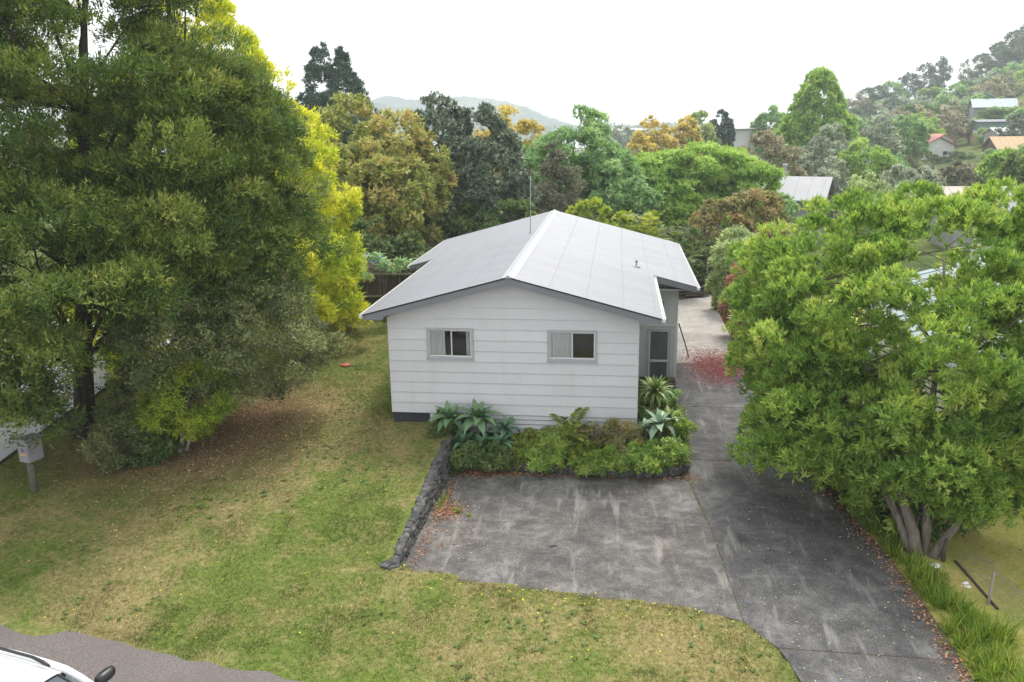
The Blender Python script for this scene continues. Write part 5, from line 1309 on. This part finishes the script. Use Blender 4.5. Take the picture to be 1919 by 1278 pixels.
# fallen leaves, petals, flowers: small curled flakes on the ground
def flakes(name, X, Y, Z, size, mat, rng, tilt=.35):
    n = len(X); a = rng.uniform(0, 6.283, n)
    D = nrm(np.stack([np.cos(a), np.sin(a), rng.normal(0, tilt, n)], -1)); N = nrm(np.stack([rng.normal(0, tilt, n), rng.normal(0, tilt, n), np.ones(n)], -1))
    o = place(name, quads_mesh(name, leaf_quads(np.stack([X, Y, Z], -1), D, N, size * rng.uniform(.6, 1.4, n), size * .5 * rng.uniform(.6, 1.3, n), bend=.12), 4, mat, rng.rand(n)))
    return tag(o, kind='stuff')
F_LITTER = foliage('dry_fallen_leaves', [(0.05, (.085, .05, .03)), (.4, (.18, .105, .06)), (.75, (.30, .195, .12)), (.95, (.42, .33, .24))], .1, .8, .1)
F_LITTER2 = foliage('rusty_fallen_leaves', [(0.05, (.12, .055, .03)), (.5, (.26, .125, .07)), (.95, (.40, .25, .16))], .1, .8, .1)
F_PETAL = foliage('fallen_red_petals', [(0.05, (.10, .032, .035)), (.5, (.20, .052, .060)), (.95, (.28, .10, .10))], .12, .7, .1, gain=1.1)
F_FLOWER = foliage('yellow_flower_heads', [(0, (.55, .42, .02)), (1, (.72, .58, .05))], .2, .6, .1)
rng = np.random.RandomState(220)
n = 15000; X = rng.normal(-4.6, 2.1, n); Y = rng.normal(-.6, 2.3, n); k = (X > -9.0) & (Y < 11) & (X < .0)
flakes('leaf_litter', X[k], Y[k], G(X[k], Y[k]) + .018, .055, F_LITTER, rng)
px_, py_ = [], []
for cx, cy, sx, sy, m in ((2.25, -1.62, .45, .12, 500), (3.3, -1.6, .7, .06, 350), (5.6, -1.56, 1.2, .05, 260), (2.05, -3.2, .10, .7, 260), (2.22, -3.75, .22, .25, 420), (2.0, -5.2, .10, .8, 160), (2.6, -5.0, .35, .5, 120), (7.6, -1.45, .3, .08, 120)):
    px_.append(rng.normal(cx, sx, m)); py_.append(rng.normal(cy, sy, m))
m = 2600; yy = rng.uniform(-9.4, 6.5, m); px_.append(drive_right(yy) - .12 + rng.exponential(.12, m) * np.where(rng.rand(m) < .6, 1, -1)); py_.append(yy)
m = 700; yy = rng.uniform(7.6, 10.8, m); px_.append(rng.uniform(8.6, 10.4, m)); py_.append(yy)
X = np.concatenate(px_); Y = np.concatenate(py_); k = (X > 1.9) & (X < 12.2)
flakes('rusty_leaf_litter', X[k], Y[k], np.where(X[k] > drive_right(Y[k]), G(X[k], Y[k]) + .02, -.985), .06, F_LITTER2, rng)
m = 10000; X = rng.normal(9.65, .62, m); Y = rng.normal(8.2, 1.05, m); k = (X < 10.5) & (X > 8.0) & (Y > 5.6) & (Y < 10.6)
flakes('fallen_petals', X[k], Y[k], np.full(k.sum(), -.985), .055, F_PETAL, rng, .2)
m = 130; X = np.r_[rng.uniform(2.0, 8.2, 70), rng.uniform(-6, 2, 60)]; Y = np.r_[front_y(X[:70]) - rng.exponential(.5, 70), rng.uniform(-9, -1, 60)]
k = Y > np.interp(X, ex, ey) + .1; X, Y = X[k], Y[k]
flakes('dandelion_flowers', X, Y, G(X, Y) + .05, .048, F_FLOWER, rng, .2)
m = 260; X = rng.uniform(8.6, 11.2, m); Y = rng.uniform(-9.5, -1, m)
flakes('scattered_leaves', X, Y, np.full(m, -.985), .045, F_PALE, rng, .2)
m = 200; X = rng.uniform(12.8, 16, m); Y = rng.uniform(-7, -1.5, m)
flakes('scattered_lawn_leaves', X, Y, G(X, Y) + .03, .06, F_LITTER, rng, .2)
# ------------------------------------------------------------------ fences
M_FENCE = paint('weathered_brown_fence', (0.085, 0.066, 0.054), .9, .3, 3, .1, dirt=(.16, .14, .12, .5))
M_RAIL = paint('grey_weathered_timber', (0.24, 0.225, 0.20), .9, .2, 5, .15)
pal = [MB().b2((-.06, -.01, 0), (.06, .01, 1.0)).mesh('paling', M_FENCE) for _ in range(1)]
def fence(label, x0, x1, y, zb, zt, seed, rails, posts, side=-1):
    rs = np.random.RandomState(seed)
    f = empty('paling_fence', ((x0 + x1) / 2, y, zb), 0, label, 'fence')
    x = x0; cx = (x0 + x1) / 2
    while x < x1:
        w = rs.uniform(.11, .15)
        place('paling', pal[0], f, (x + w / 2 - cx, .03 + rs.uniform(-.004, .006), rs.uniform(0, .03)), (0, rs.normal(0, .006), 0), (w / .124, 1, zt - zb + rs.normal(0, .018))); x += w + .006
    for z in rails: MB().b2((x0 - cx, -.045, z - zb), (x1 - cx, .015, z - zb + .085)).build('rail', M_RAIL, f)
    px = x0 + .4
    while px < x1:
        MB().b2((px - cx - .05, -.145, -.15), (px - cx + .05, -.048, zt - zb - .06)).build('post', M_RAIL, f); px += posts
    return f
fence('brown paling fence with grey rails across the back of the left lawn', -12.0, -1.0, 12.0, -.26, 1.66, 1, (1.50, .58), 2.3)
fence('dark paling fence at the far end of the driveway', 7.6, 15.5, 21.4, -1.25, .62, 2, (.30, -.75), 2.4)
f3 = fence('rear paling fence of the yard behind the left fence', -10.0, 2.0, 18.2, -.6, 1.9, 3, (1.6, .5), 2.4)

# ------------------------------------------------------------------ other houses
M_RED = paint('dull_red_roof', (.30, .085, .085), .6, .12, 2, .3)
M_PINK = paint('salmon_roof', (.46, .20, .15), .6, .1, 2, .3)
M_TAN = paint('tan_orange_roof', (.42, .275, .145), .6, .1, 2, .3)
M_BLUE = paint('pale_blue_green_roof', (.19, .25, .265), .5, .08, 2, .4)
M_GREYR = paint('pale_grey_iron_roof', (.17, .178, .20), .5, .1, 1, .3)
M_GREENR = paint('grey_green_iron_roof', (.19, .25, .225), .5, .12, 2, .35)
M_CREAM = paint('cream_roof', (.38, .315, .27), .6, .1, 2, .3)
M_WWALL = paint('white_wall', (.56, .57, .58), .6, .06, 1, .3)
M_BRWALL = paint('dark_brown_wall', (.12, .085, .06), .8, .15, 2, .2)  # plain dark brown, for the long house walls and the screen posts
M_TEAL = paint('grey_teal_wall', (.16, .26, .24), .7, .15, 2, .2)
M_MAROON = paint('maroon_roof', (.13, .05, .06), .6, .15, 2, .3)
M_GWALL = paint('grey_wall', (.30, .30, .31), .7, .1, 1, .2)
M_BWALL = paint('navy_base_paint', (.025, .05, .095), .6, .15, 2, .3)
M_WIN = paint('dark_window_glass', (.02, .024, .03), .12, .2, 3, .5)
def bhouse(name, label, x, y, z0, rot, w, d, wh, rh, wallm, roofm, wins=(), over=.45, chimney=None, cat='house', group=None):
    """gabled building; ridge runs along local y, gable wall faces local -y; wins: (side, u, z, w, h)"""
    h = empty(name, (x, y, z0), rot, label, cat, group)
    mb = MB()
    mb.prism([(-w / 2, -2.5), (w / 2, -2.5), (w / 2, wh), (0, wh + rh), (-w / 2, wh)], -d / 2, d / 2, 'y')
    mb.build('wall', wallm, h)
    s = rh / (w / 2); th = .12
    rf = None
    for sg in (-1, 1):
        xe = sg * (w / 2 + over); ze = wh - over * s
        mb = MB().prism([(0.0, wh + rh + .02), (xe, ze + .02), (xe, ze + .02 + th), (0.0, wh + rh + .02 + th)], -d / 2 - over, d / 2 + over, 'y')
        rf = mb.build('roof', roofm, h)
        nrib = int((d + 2 * over) / .9)
        rb = MB()
        for i in range(nrib):
            yy = -d / 2 - over + (i + .5) * (d + 2 * over) / nrib
            rb.prism([(sg * .15, wh + rh + .021 + th - .15 * s), (xe * .995, ze + .021 + th), (xe * .995, ze + .05 + th), (sg * .15, wh + rh + .05 + th - .15 * s)], yy - .03, yy + .03, 'y')
        o = rb.build('rib', roofm, rf); o['kind'] = 'stuff'
    for (sd, u, z, ww, hh) in wins:
        if sd == 'f': wn = MB().b2((u - ww / 2, -d / 2 - .05, z), (u + ww / 2, -d / 2 - .003, z + hh)); pn = MB().b2((u - ww / 2 + .06, -d / 2 - .07, z + .06), (u + ww / 2 - .06, -d / 2 - .051, z + hh - .06))
        elif sd == 'l': wn = MB().b2((-w / 2 - .05, u - ww / 2, z), (-w / 2 - .003, u + ww / 2, z + hh)); pn = MB().b2((-w / 2 - .07, u - ww / 2 + .06, z + .06), (-w / 2 - .051, u + ww / 2 - .06, z + hh - .06))
        else: wn = MB().b2((w / 2 + .003, u - ww / 2, z), (w / 2 + .05, u + ww / 2, z + hh)); pn = MB().b2((w / 2 + .051, u - ww / 2 + .06, z + .06), (w / 2 + .07, u + ww / 2 - .06, z + hh - .06))
        o = wn.build('window', M_SASH, h); pn.build('pane', M_WIN, o)
    if chimney:
        cx, cy, cz, r, ch = chimney
        c = MB().tube([(cx, cy, cz - .6), (cx, cy, cz + ch)], r, 10); c.tube([(cx, cy, cz + ch + .02), (cx, cy, cz + ch + .14)], [r * 1.8, r * 1.5], 10); c.build('flue', M_METAL, rf)
    return h
bhouse('white_house', 'white two window house with a dull red roof below the wooded hill', 64.4, 152, -.6, R(14), 6.6, 7.5, 2.3, 1.5, M_WWALL, M_RED, (('f', -1.6, .5, 1.0, .8), ('f', 1.5, .5, 1.0, .8), ('f', 0, -.9, 1.2, .5)))
bhouse('small_white_house', 'small white gabled building with a salmon roof behind the red roofed house', 68.4, 160, .2, R(14), 4.6, 6, 2.1, 1.2, M_WWALL, M_PINK, (('f', 0, .6, 1.0, .8),))
bhouse('orange_roofed_house', 'long house with a pale orange roof at the right edge of the photo', 73.4, 132.5, -.3, R(90), 6.4, 10.5, 2.1, 1.7, M_BRWALL, M_TAN, (('r', 2, .5, 1.6, 1.0), ('r', -2.2, .5, 1.6, 1.0)))
bh = bhouse('hillside_house', 'hillside house with a pale blue green roof high on the right slope', 92.0, 193, 6.4, R(78), 6.5, 8.6, 2.4, 1.7, M_GWALL, M_BLUE, (('l', 0, .5, 2.2, 1.2), ('l', -3, .5, 1.4, 1.2)))
MB().prism([(-1.2, 4.0), (1.7, 5.6), (1.7, 5.75), (-1.2, 4.15)], .6, 4.6, 'x').build('upper_roof', M_BLUE, bh)
bh = bhouse('teal_house', 'teal and dark house with a flat pale roof line halfway up the hillside', 81.4, 166.5, 3.0, R(90), 4.6, 6.4, 2.7, .35, M_TEAL, M_GREYR, (('r', 0, 1.2, 1.4, 1.0), ('r', 2.0, 1.2, 1.2, 1.0), ('r', -2, 1.2, 1.0, 1.0)))
bhouse('maroon_roofed_house', 'low cream house with a dark maroon roof just below the teal house', 79.2, 162, 1.6, R(90), 3.6, 5.0, 1.5, .9, M_TAN, M_MAROON)
bhouse('pale_roofed_house', 'house with a whitish roof at the right edge above the orange roof', 78.0, 149, 1.6, R(96), 5.0, 7, 2.2, .9, M_GWALL, M_WWALL, (('r', 0, .6, 1.6, .9),))
bhouse('grey_roofed_house', 'grey house with a pale grey iron roof and tall flue behind the domed tree', 18.9, 47.4, -1.9, R(70), 5.2, 5.8, 3.45, 1.3, M_GWALL, M_GREYR, (('r', 2.1, 1.9, .7, 1.3), ('r', -1.2, 1.9, 1.6, 1.0)), .5, (.9, .3, 4.9, .12, .75))
bhouse('green_roofed_shed', 'low shed with a grey green iron roof beyond the back fence', 10.6, 35.2, -1.5, R(90), 4.2, 5.2, 2.1, 1.05, M_GREENR, M_GREENR, (('r', 0, .6, .9, .9),), .3, None, 'shed')
bhouse('distant_white_house', 'white house with a pale roof on the rise left of the tall bright green tree', 28.2, 134, 3.0, R(84), 7.0, 8.6, 2.6, 1.0, M_WWALL, M_WWALL, (('r', -2.4, .5, 1.6, 1.2), ('r', 0, .5, 1.4, 1.2), ('r', 2.6, .4, 1.5, 1.5)), .7)
bhouse('cream_roofed_house', 'house showing only its cream roof just above the big domed tree', 31.2, 42.5, -2.0, R(88), 5.0, 4.4, 3.55, .85, M_GWALL, M_CREAM)
bhouse('blue_grey_roofed_house', 'house with a pale blue grey roof at the right edge behind the domed tree', 27.2, 23.5, -2.0, R(80), 6.5, 5.6, 4.3, 1.5, M_WWALL, M_GREYR)
nb = bhouse('neighbour_house', 'white neighbouring house with a dark blue base glimpsed through the big domed tree', 20.2, 5.6, -1.25, R(0), 10.0, 11.6, 2.35, 1.35, M_WWALL, M_BLUE, (('f', -2.6, .9, 1.6, 1.1), ('l', 0, .8, 1.8, 1.1), ('l', -3.4, .8, 1.2, 1.1)), .6)
MB().b2((-5.03, -5.83, -.1), (5.03, -5.805, .32)).build('base_panel', M_BWALL, nb)
MB().b2((-5.06, -5.83, -.1), (-5.004, 5.8, .32)).build('base_panel', M_BWALL, nb)
fl_ = ['long pale building straight across the lake left of the columnar conifer', 'pale flat building across the lake nearest the feathery tree', 'low pale building across the lake behind the yellow trees']
for i, (x, w_, d_) in enumerate(((24, 7, 15), (6, 6, 11), (52, 7, 16))):
    bhouse('far_building', fl_[i], x, 770 - 4, -5.6, R(90), w_, d_, 2.6, 1.2, M_GWALL, M_WWALL, (), .6, None, 'building', 'pale buildings across the lake')
sk = empty('slatted_stack', (20.4, 95, -2.9), .2, 'brown slatted screen beside the dark columnar conifer', 'screen')
for i in range(9): MB().box((0, 0, 3.9 + i * .26), (1.9 - .06 * i, .5, .13)).build('slat', M_MAROON, sk)
for s_ in (-.8, .8): MB().b2((s_ - .06, .26, 0), (s_ + .06, .38, 6.2)).build('post', M_BRWALL, sk)
M_TARP = paint('blue_tarpaulin', (.05, .13, .42), .5, .2, 4, .3)
mb = MB(); mb.add([(-.5, 0, 0), (.5, .1, 0), (.5, .7, .1), (-.5, .6, .1), (-.45, .05, .22), (-.2, .25, .34), (.2, .2, .26), (.42, .1, .33)], [(0, 1, 7, 6, 5, 4), (4, 5, 3), (5, 6, 2, 3), (6, 7, 2), (7, 1, 2), (4, 3, 0), (0, 3, 2, 1)])
tp = mb.build('tarpaulin', M_TARP); tp.location = (-4.55, 13.6, 1.75); tag(tp, 'crumpled blue tarpaulin on a stack just behind the left fence', 'tarpaulin')
st = empty('timber_stack', (-4.55, 13.9, -.4), 0, 'stacked timber under the blue tarpaulin behind the left fence', 'timber stack')
for i in range(7): MB().b2((-.75, -.3, i * .31), (.75, .45, i * .31 + .27)).build('timber', M_RAIL, st)

# ------------------------------------------------------------------ letterbox
M_LBOX = paint('grey_letterbox_metal', (.25, .245, .265), .5, .08, 5, .4)
M_POST = paint('grey_green_post', (.13, .125, .10), .9, .25, 6, .15)
lx, ly = -7.46, -4.27; lzz = Gs(lx, ly)
lb = empty('letterbox', (lx, ly, lzz), R(-14), 'grey metal letterbox with a dark number on a round timber post at the left', 'letterbox')
MB().tube([(0, 0, -.2), (.005, 0, .5), (0, .01, .88)], [.088, .082, .08], 12).build('post', M_POST, lb, True)
mb = MB().b2((-.06, -.20, .80), (.25, .20, 1.30)); bx_ = mb.build('box', M_LBOX, lb, bevel=.012)
MB().prism([(-.24, 1.322), (.26, 1.322), (.26, 1.345), (-.24, 1.37)], -.085, .275, 'x').build('lid', M_LBOX, lb, bevel=.004)
MB().b2((.0, -.206, 1.20), (.20, -.2005, 1.23)).build('slot', M_BLACK, lb)
fc = bpy.data.curves.new('number', 'FONT'); fc.body = '6'; fc.size = .15; fc.extrude = .002; fc.align_x = 'CENTER'
M_NUM = paint('navy_number_paint', (.03, .04, .10), .5, .1, 5, .3); fc.materials.append(M_NUM)
tmp = bpy.data.objects.new('number_text', fc); C.objects.link(tmp); bpy.context.view_layer.update()
nme = bpy.data.meshes.new_from_object(tmp.evaluated_get(bpy.context.evaluated_depsgraph_get())); bpy.data.objects.remove(tmp)
no = bpy.data.objects.new('number', nme); C.objects.link(no); no.parent = lb; no.location = (.10, -.2045, 1.06); no.rotation_euler = (R(90), 0, 0)
M_YEL = paint('faded_yellow_sticker', (.50, .36, .14), .6, .25, 20, .2)
MB().add([(.0, -.203, .96), (.23, -.203, .98), (.19, -.203, 1.025), (.0, -.203, 1.01)], [(0, 1, 2, 3)]).build('sticker', M_YEL, lb)

# ------------------------------------------------------------------ the car at the bottom left
M_CARP = paint('white_car_paint', (.78, .79, .80), .18, .02, 1, .6)
M_CGLASS = None
t = NT('car_glass'); M_CGLASS = t.done(t.n('MixShader', {0: t.n('Fresnel', {'IOR': 1.55}).outputs[0], 1: t.n('BsdfTransparent', {'Color': (.50, .60, .62, 1)}).outputs[0], 2: t.n('BsdfGlossy', {'Color': (.95, .98, 1, 1), 'Roughness': .03}).outputs[0]}).outputs[0])
M_SEAL = paint('black_rubber_seal', (.02, .02, .022), .5, .1, 5, .3)
M_DASH = paint('dark_dashboard', (.09, .095, .10), .6, .1, 5, .3)
M_LAMP = paint('headlamp_lens', (.6, .62, .65), .08, .05, 5, .6)
car = empty('parked_car', (-1.78, -12.44, -1.05), -.21, 'white car with black roof rails parked at the bottom left corner', 'car')
def loft(secs, mat, name, parent, smooth=True, cap=True):
    n = len(secs[0][1]); vs = []; fs = []
    for x, pr_ in secs: vs += [(x, p, q) for p, q in pr_]
    for i in range(len(secs) - 1):
        for k in range(n - 1): fs.append((i * n + k, i * n + k + 1, (i + 1) * n + k + 1, (i + 1) * n + k))
    if cap: fs += [tuple(range(n)), tuple(range((len(secs) - 1) * n, len(secs) * n))[::-1]]
    return MB().add(vs, fs).build(name, mat, parent, smooth)
def half(w, zb, zw, zt, wt): # left to right outline of the lower body
    h = [(w * .92, zb), (w, zb + .14), (w + .01, zw * .62), (w * .985, zw), (wt, zt - .02), (wt * .8, zt)]
    return h + [(0, zt + .015)] + [(-a, b) for a, b in h[::-1]]
o = loft([(-2.20, half(.80, .42, .80, .92, .66)), (-2.12, half(.86, .34, .92, 1.02, .74)), (-1.3, half(.91, .30, .97, 1.03, .80)), (0, half(.92, .28, .96, 1.02, .82)), (1.05, half(.92, .28, .95, 1.01, .80)), (1.5, half(.91, .30, .90, .98, .74)), (2.0, half(.86, .32, .80, .90, .66)), (2.22, half(.74, .36, .70, .78, .55)), (2.28, half(.66, .42, .62, .68, .48))], M_CARP, 'body', car)
def patch(fn, nu, nv, mat, name, th=0.0, parent=car):
    vs = [fn(i / nu, j / nv) for j in range(nv + 1) for i in range(nu + 1)]
    fs = [(j * (nu + 1) + i, j * (nu + 1) + i + 1, (j + 1) * (nu + 1) + i + 1, (j + 1) * (nu + 1) + i) for j in range(nv) for i in range(nu)]
    o = MB().add(vs, fs).build(name, mat, parent, True)
    if th: md = o.modifiers.new('t', 'SOLIDIFY'); md.thickness = th; md.offset = 0
    return o
def roof_pt(x, v):  # v -1..1
    u = (x + 1.75) / 2.10
    hw = .655 - .03 * max(0, u - .6)
    z = 1.665 - .085 * (u - .55) ** 2 * 2.2 - .075 * abs(v) ** 3.2 - .012 * v * v
    return (x - .05 * v * v * (1 if u > .9 else 0), v * hw, z)
patch(lambda a, b: roof_pt(-1.75 + 2.10 * b, -1 + 2 * a), 14, 14, M_CARP, 'roof', .03)
def ws(a, b):
    v = -1 + 2 * a; p = roof_pt(.36, v * .88); q = (1.22 - .22 * v * v, v * .70, 1.035)
    return tuple(p[i] * (1 - b) + q[i] * b + (0, 0, .045 * math.sin(math.pi * b))[i] for i in range(3))
wsc = patch(ws, 14, 8, M_CGLASS, 'windscreen')
ed = MB()
top = [ws(i / 20, 0.0) for i in range(21)]; lef = [ws(1, i / 10) for i in range(11)]; rig = [ws(0, i / 10) for i in range(11)]; bot = [ws(i / 20, 1) for i in range(21)]
for pth in (top, lef, rig, bot): ed.tube(pth, .016, 6)
ed.build('windscreen_seal', M_SEAL, wsc, True)
for s_ in (-1, 1):
    MB().tube([(x, s_ * (.70 - .0), 1.60 - .06 * ((x + .6) / 1.1) ** 2 if x < .4 else 1.56 - (x - .36) * .62) for x in (-1.7, -1.1, -.5, 0, .3)] + [(.55, s_ * .715, 1.47), (.9, s_ * .755, 1.25), (1.18, s_ * .79, 1.03)], [.05] * 5 + [.045, .045, .045], 8).build('pillar', M_CARP, car, True)
    rl = MB(); rl.tube([(-1.55, s_ * .615, 1.63), (-1.45, s_ * .62, 1.675), (-.8, s_ * .63, 1.70), (-.15, s_ * .622, 1.695), (.05, s_ * .61, 1.665), (.16, s_ * .602, 1.635)], [.02, .024, .022, .022, .028, .014], 8)
    rl.build('roof_rail', M_BLACK, car, True)
    def sw(a, b, s_=s_):
        x = -1.55 + 2.35 * a; zt = 1.555 - max(0, x - .25) * .78; zb = 1.03
        z = zb + (zt - zb) * b; return (x, s_ * (.80 - .115 * (z - 1.03) / .5), z)
    patch(sw, 12, 3, M_CGLASS, 'side_window')
    mr = MB()
    m0 = (.56, s_ * 1.08, 1.24)
    for i in range(5):
        pass
    vs = []; fs = []; nn = 10; rings = [(-.105, .3), (-.09, .8), (-.03, 1.0), (.05, .92), (.10, .62), (.125, .2)]
    for (dx, sc) in rings:
        for k in range(nn):
            q = 2 * math.pi * k / nn; cs, sn = math.cos(q), math.sin(q)
            vs.append((m0[0] + dx * .62, m0[1] + .175 * sc * math.copysign(abs(cs) ** .6, cs), m0[2] + .085 * sc * math.copysign(abs(sn) ** .6, sn)))
    for i in range(len(rings) - 1):
        for k in range(nn): fs.append((i * nn + k, i * nn + (k + 1) % nn, (i + 1) * nn + (k + 1) % nn, (i + 1) * nn + k))
    fs += [tuple(range(nn)), tuple(range((len(rings) - 1) * nn, len(rings) * nn))[::-1]]
    mr.add(vs, fs); mr.tube([(.66, s_ * .80, 1.08), (.58, s_ * .97, 1.16)], .035, 6)
    mr.build('wing_mirror', M_BLACK, car, True)
    hl = MB().tube([(2.08, s_ * .66, .72), (2.20, s_ * .60, .70), (2.235, s_ * .58, .69)], [.10, .10, .06], 10).build('headlight', M_LAMP, car, True)
    for xw in (-1.35, 1.38):
        w_ = MB().tube([(xw, s_ * .70, .335), (xw, s_ * .93, .335)], [.335, .335], 24).build('tyre', M_SEAL, car, True)
        MB().tube([(xw, s_ * .925, .335), (xw, s_ * .945, .335)], [.22, .20], 16).build('rim', M_METAL, w_)
patch(lambda a, b: (-1.76 - .35 * b, (-1 + 2 * a) * (.60 + .08 * b), 1.56 - .52 * b), 8, 4, M_CGLASS, 'rear_window')
MB().b2((.55, -.70, .80), (1.15, .70, .985)).build('dashboard', M_DASH, car, bevel=.04)
ins = MB().b2((-1.6, -.72, .5), (.5, .72, .60)); ins.box((-.15, .36, .85), (.16, .46, .62), 0, 0, -.2); ins.box((-.15, -.36, .85), (.16, .46, .62), 0, 0, -.2); ins.box((-1.1, 0, .85), (.16, 1.2, .6), 0, 0, -.2)
ins.build('seats', M_DASH, car)
p = ws(.86, .82); q = ws(.93, .82); r_ = ws(.93, .93); s2 = ws(.86, .93)
MB().add([(a[0] - .012, a[1], a[2] - .012) for a in (p, q, r_, s2)], [(0, 1, 2, 3)]).build('paper_label', M_WHITE, car)
p = ws(.87, .70); q = ws(.93, .70); r_ = ws(.93, .76); s2 = ws(.87, .76)
MB().add([(a[0] - .012, a[1], a[2] - .012) for a in (p, q, r_, s2)], [(0, 1, 2, 3)]).build('paper_label', M_WHITE, car)

# ------------------------------------------------------------------ small things lying about
M_REDP = paint('red_plastic', (.42, .09, .07), .5, .1, 5, .3)
mb = MB().tube([(0, 0, 0), (0, 0, .03), (0, 0, .05)], [.16, .165, .12], 16)
o = mb.build('plastic_disc', M_REDP, None, True); o.location = (-2.95, 5.0, Gs(-2.9, 5) + .01); tag(o, 'small red plastic disc lying on the left lawn', 'disc')
M_CLOTH = paint('dark_grey_purple_cloth', (.07, .06, .085), .9, .3, 8, .1)
def cloth(name, label, cat, loc, L, Wd, H, mat, seed, rot=0):
    r = np.random.RandomState(seed); nu, nv = 14, 8
    vs = []
    for j in range(nv + 1):
        for i in range(nu + 1):
            u, v = i / nu - .5, j / nv - .5
            e = (1 - (2 * u) ** 4) * (1 - (2 * v) ** 4)
            vs.append((u * L * (1 + .12 * math.sin(5 * v + seed)), v * Wd * (1 + .2 * math.sin(6 * u + seed)), .004 + H * e * (.45 + .55 * abs(math.sin(7 * u + 3 * v + seed))) * r.uniform(.6, 1)))
    fs = [(j * (nu + 1) + i, j * (nu + 1) + i + 1, (j + 1) * (nu + 1) + i + 1, (j + 1) * (nu + 1) + i) for j in range(nv) for i in range(nu)]
    o = MB().add(vs, fs).build(name, mat, None, True); o.location = loc; o.rotation_euler = (0, 0, rot)
    return tag(o, label, cat)
cloth('garment', 'dark garment dropped on the driveway beside the red petals', 'garment', (9.95, 6.75, -1.0), .62, .22, .07, M_CLOTH, 1, .2)
cloth('rag', 'white rag lying in the grass below the forked trunk', 'rag', (12.18, -5.15, -1.04), .24, .15, .09, M_WHITE, 2, .4)
cloth('plastic_bag', 'crumpled pale plastic bag beside the fallen timber board', 'plastic bag', (12.52, -5.75, -1.12), .32, .22, .12, M_WHITE, 3, 1.2)
cloth('leaf_clump', 'small dark clump of leaves in the middle of the concrete court', 'leaf clump', (4.71, -5.12, -1.0), .17, .07, .035, M_FOUND, 4, .2)
tb = MB().box((0, 0, 0), (.05, 1.7, .16), 0, 0, .25).build('timber_board', M_DARKWOOD, None, bevel=.006)
tb.location = (12.72, -5.65, -1.13); tb.rotation_euler = (0, 0, .06); tag(tb, 'dark timber board lying along the edge of the neighbouring lawn', 'board')
po = MB().tube([(0, 0, -.2), (.0, .02, .25), (.03, .04, .55)], [.045, .042, .038], 8).build('fence_post', M_DARKWOOD, None, True); po.location = (12.42, -4.9, -1.12); tag(po, 'short dark post standing right behind the forked trunk', 'post', 'old fence posts')
po = MB().tube([(0, 0, -.1), (.10, .16, .28), (.19, .32, .62)], [.03, .028, .022], 6).build('fence_post', M_RAIL, None, True); po.location = (12.62, -6.45, -1.15); tag(po, 'thin grey post leaning over the fallen wire netting', 'post', 'old fence posts')
mb = MB(); r = np.random.RandomState(9)
def net(u, v): return (12.75 + .75 * v + .12 * math.sin(5 * u), -6.9 + 2.3 * u, -1.13 + .20 * math.sin(3.1 * v) * (.4 + .6 * abs(math.sin(4 * u + 1))) )
for i in range(27):
    mb.tube([net((i + j * .5 * (1 if i % 2 else -1) * .12) / 27, j / 9) for j in range(10)], .0028, 3, False)
for j in range(10): mb.tube([net(i / 30, j / 9) for i in range(31)], .0028, 3, False)
o = mb.build('wire_netting', M_METAL); tag(o, 'fallen wire netting sagging over the edge of the neighbouring lawn', 'netting')
po = MB().tube([(8.60, 9.5, -.985), (8.28, 7.7, .05), (7.935, 5.93, 1.10)], .022, 8).build('wooden_pole', M_DARKWOOD, None, True); tag(po, 'thin wooden pole leaning on the side of the house', 'pole')
sc_ = empty('timber_pile', (9.5, 20.2, -1.0), .3, 'pile of brown timber offcuts at the far end of the driveway', 'timber pile')
rs = np.random.RandomState(6)
for i in range(9): MB().box((rs.uniform(-.5, .5), rs.uniform(-.2, .2), .06 + .07 * (i // 3)), (rs.uniform(.8, 1.6), .10, .06), rs.normal(0, .35), 0, rs.normal(0, .06)).build('offcut', M_FENCE if i % 2 else M_DARKWOOD, sc_)

# ------------------------------------------------------------------ the air between here and the hills
t = NT('haze_air')
pv = t.n('VolumePrincipled', {'Color': (.84, .92, 1.0, 1), 'Density': 0.00055, 'Anisotropy': .25})
t.t.links.new(pv.outputs[0], t.out.inputs['Volume'])
hz = MB().b2((-1320, -35, -14), (1320, 2050, 62)).build('haze', t.m); tag(hz, kind='stuff')
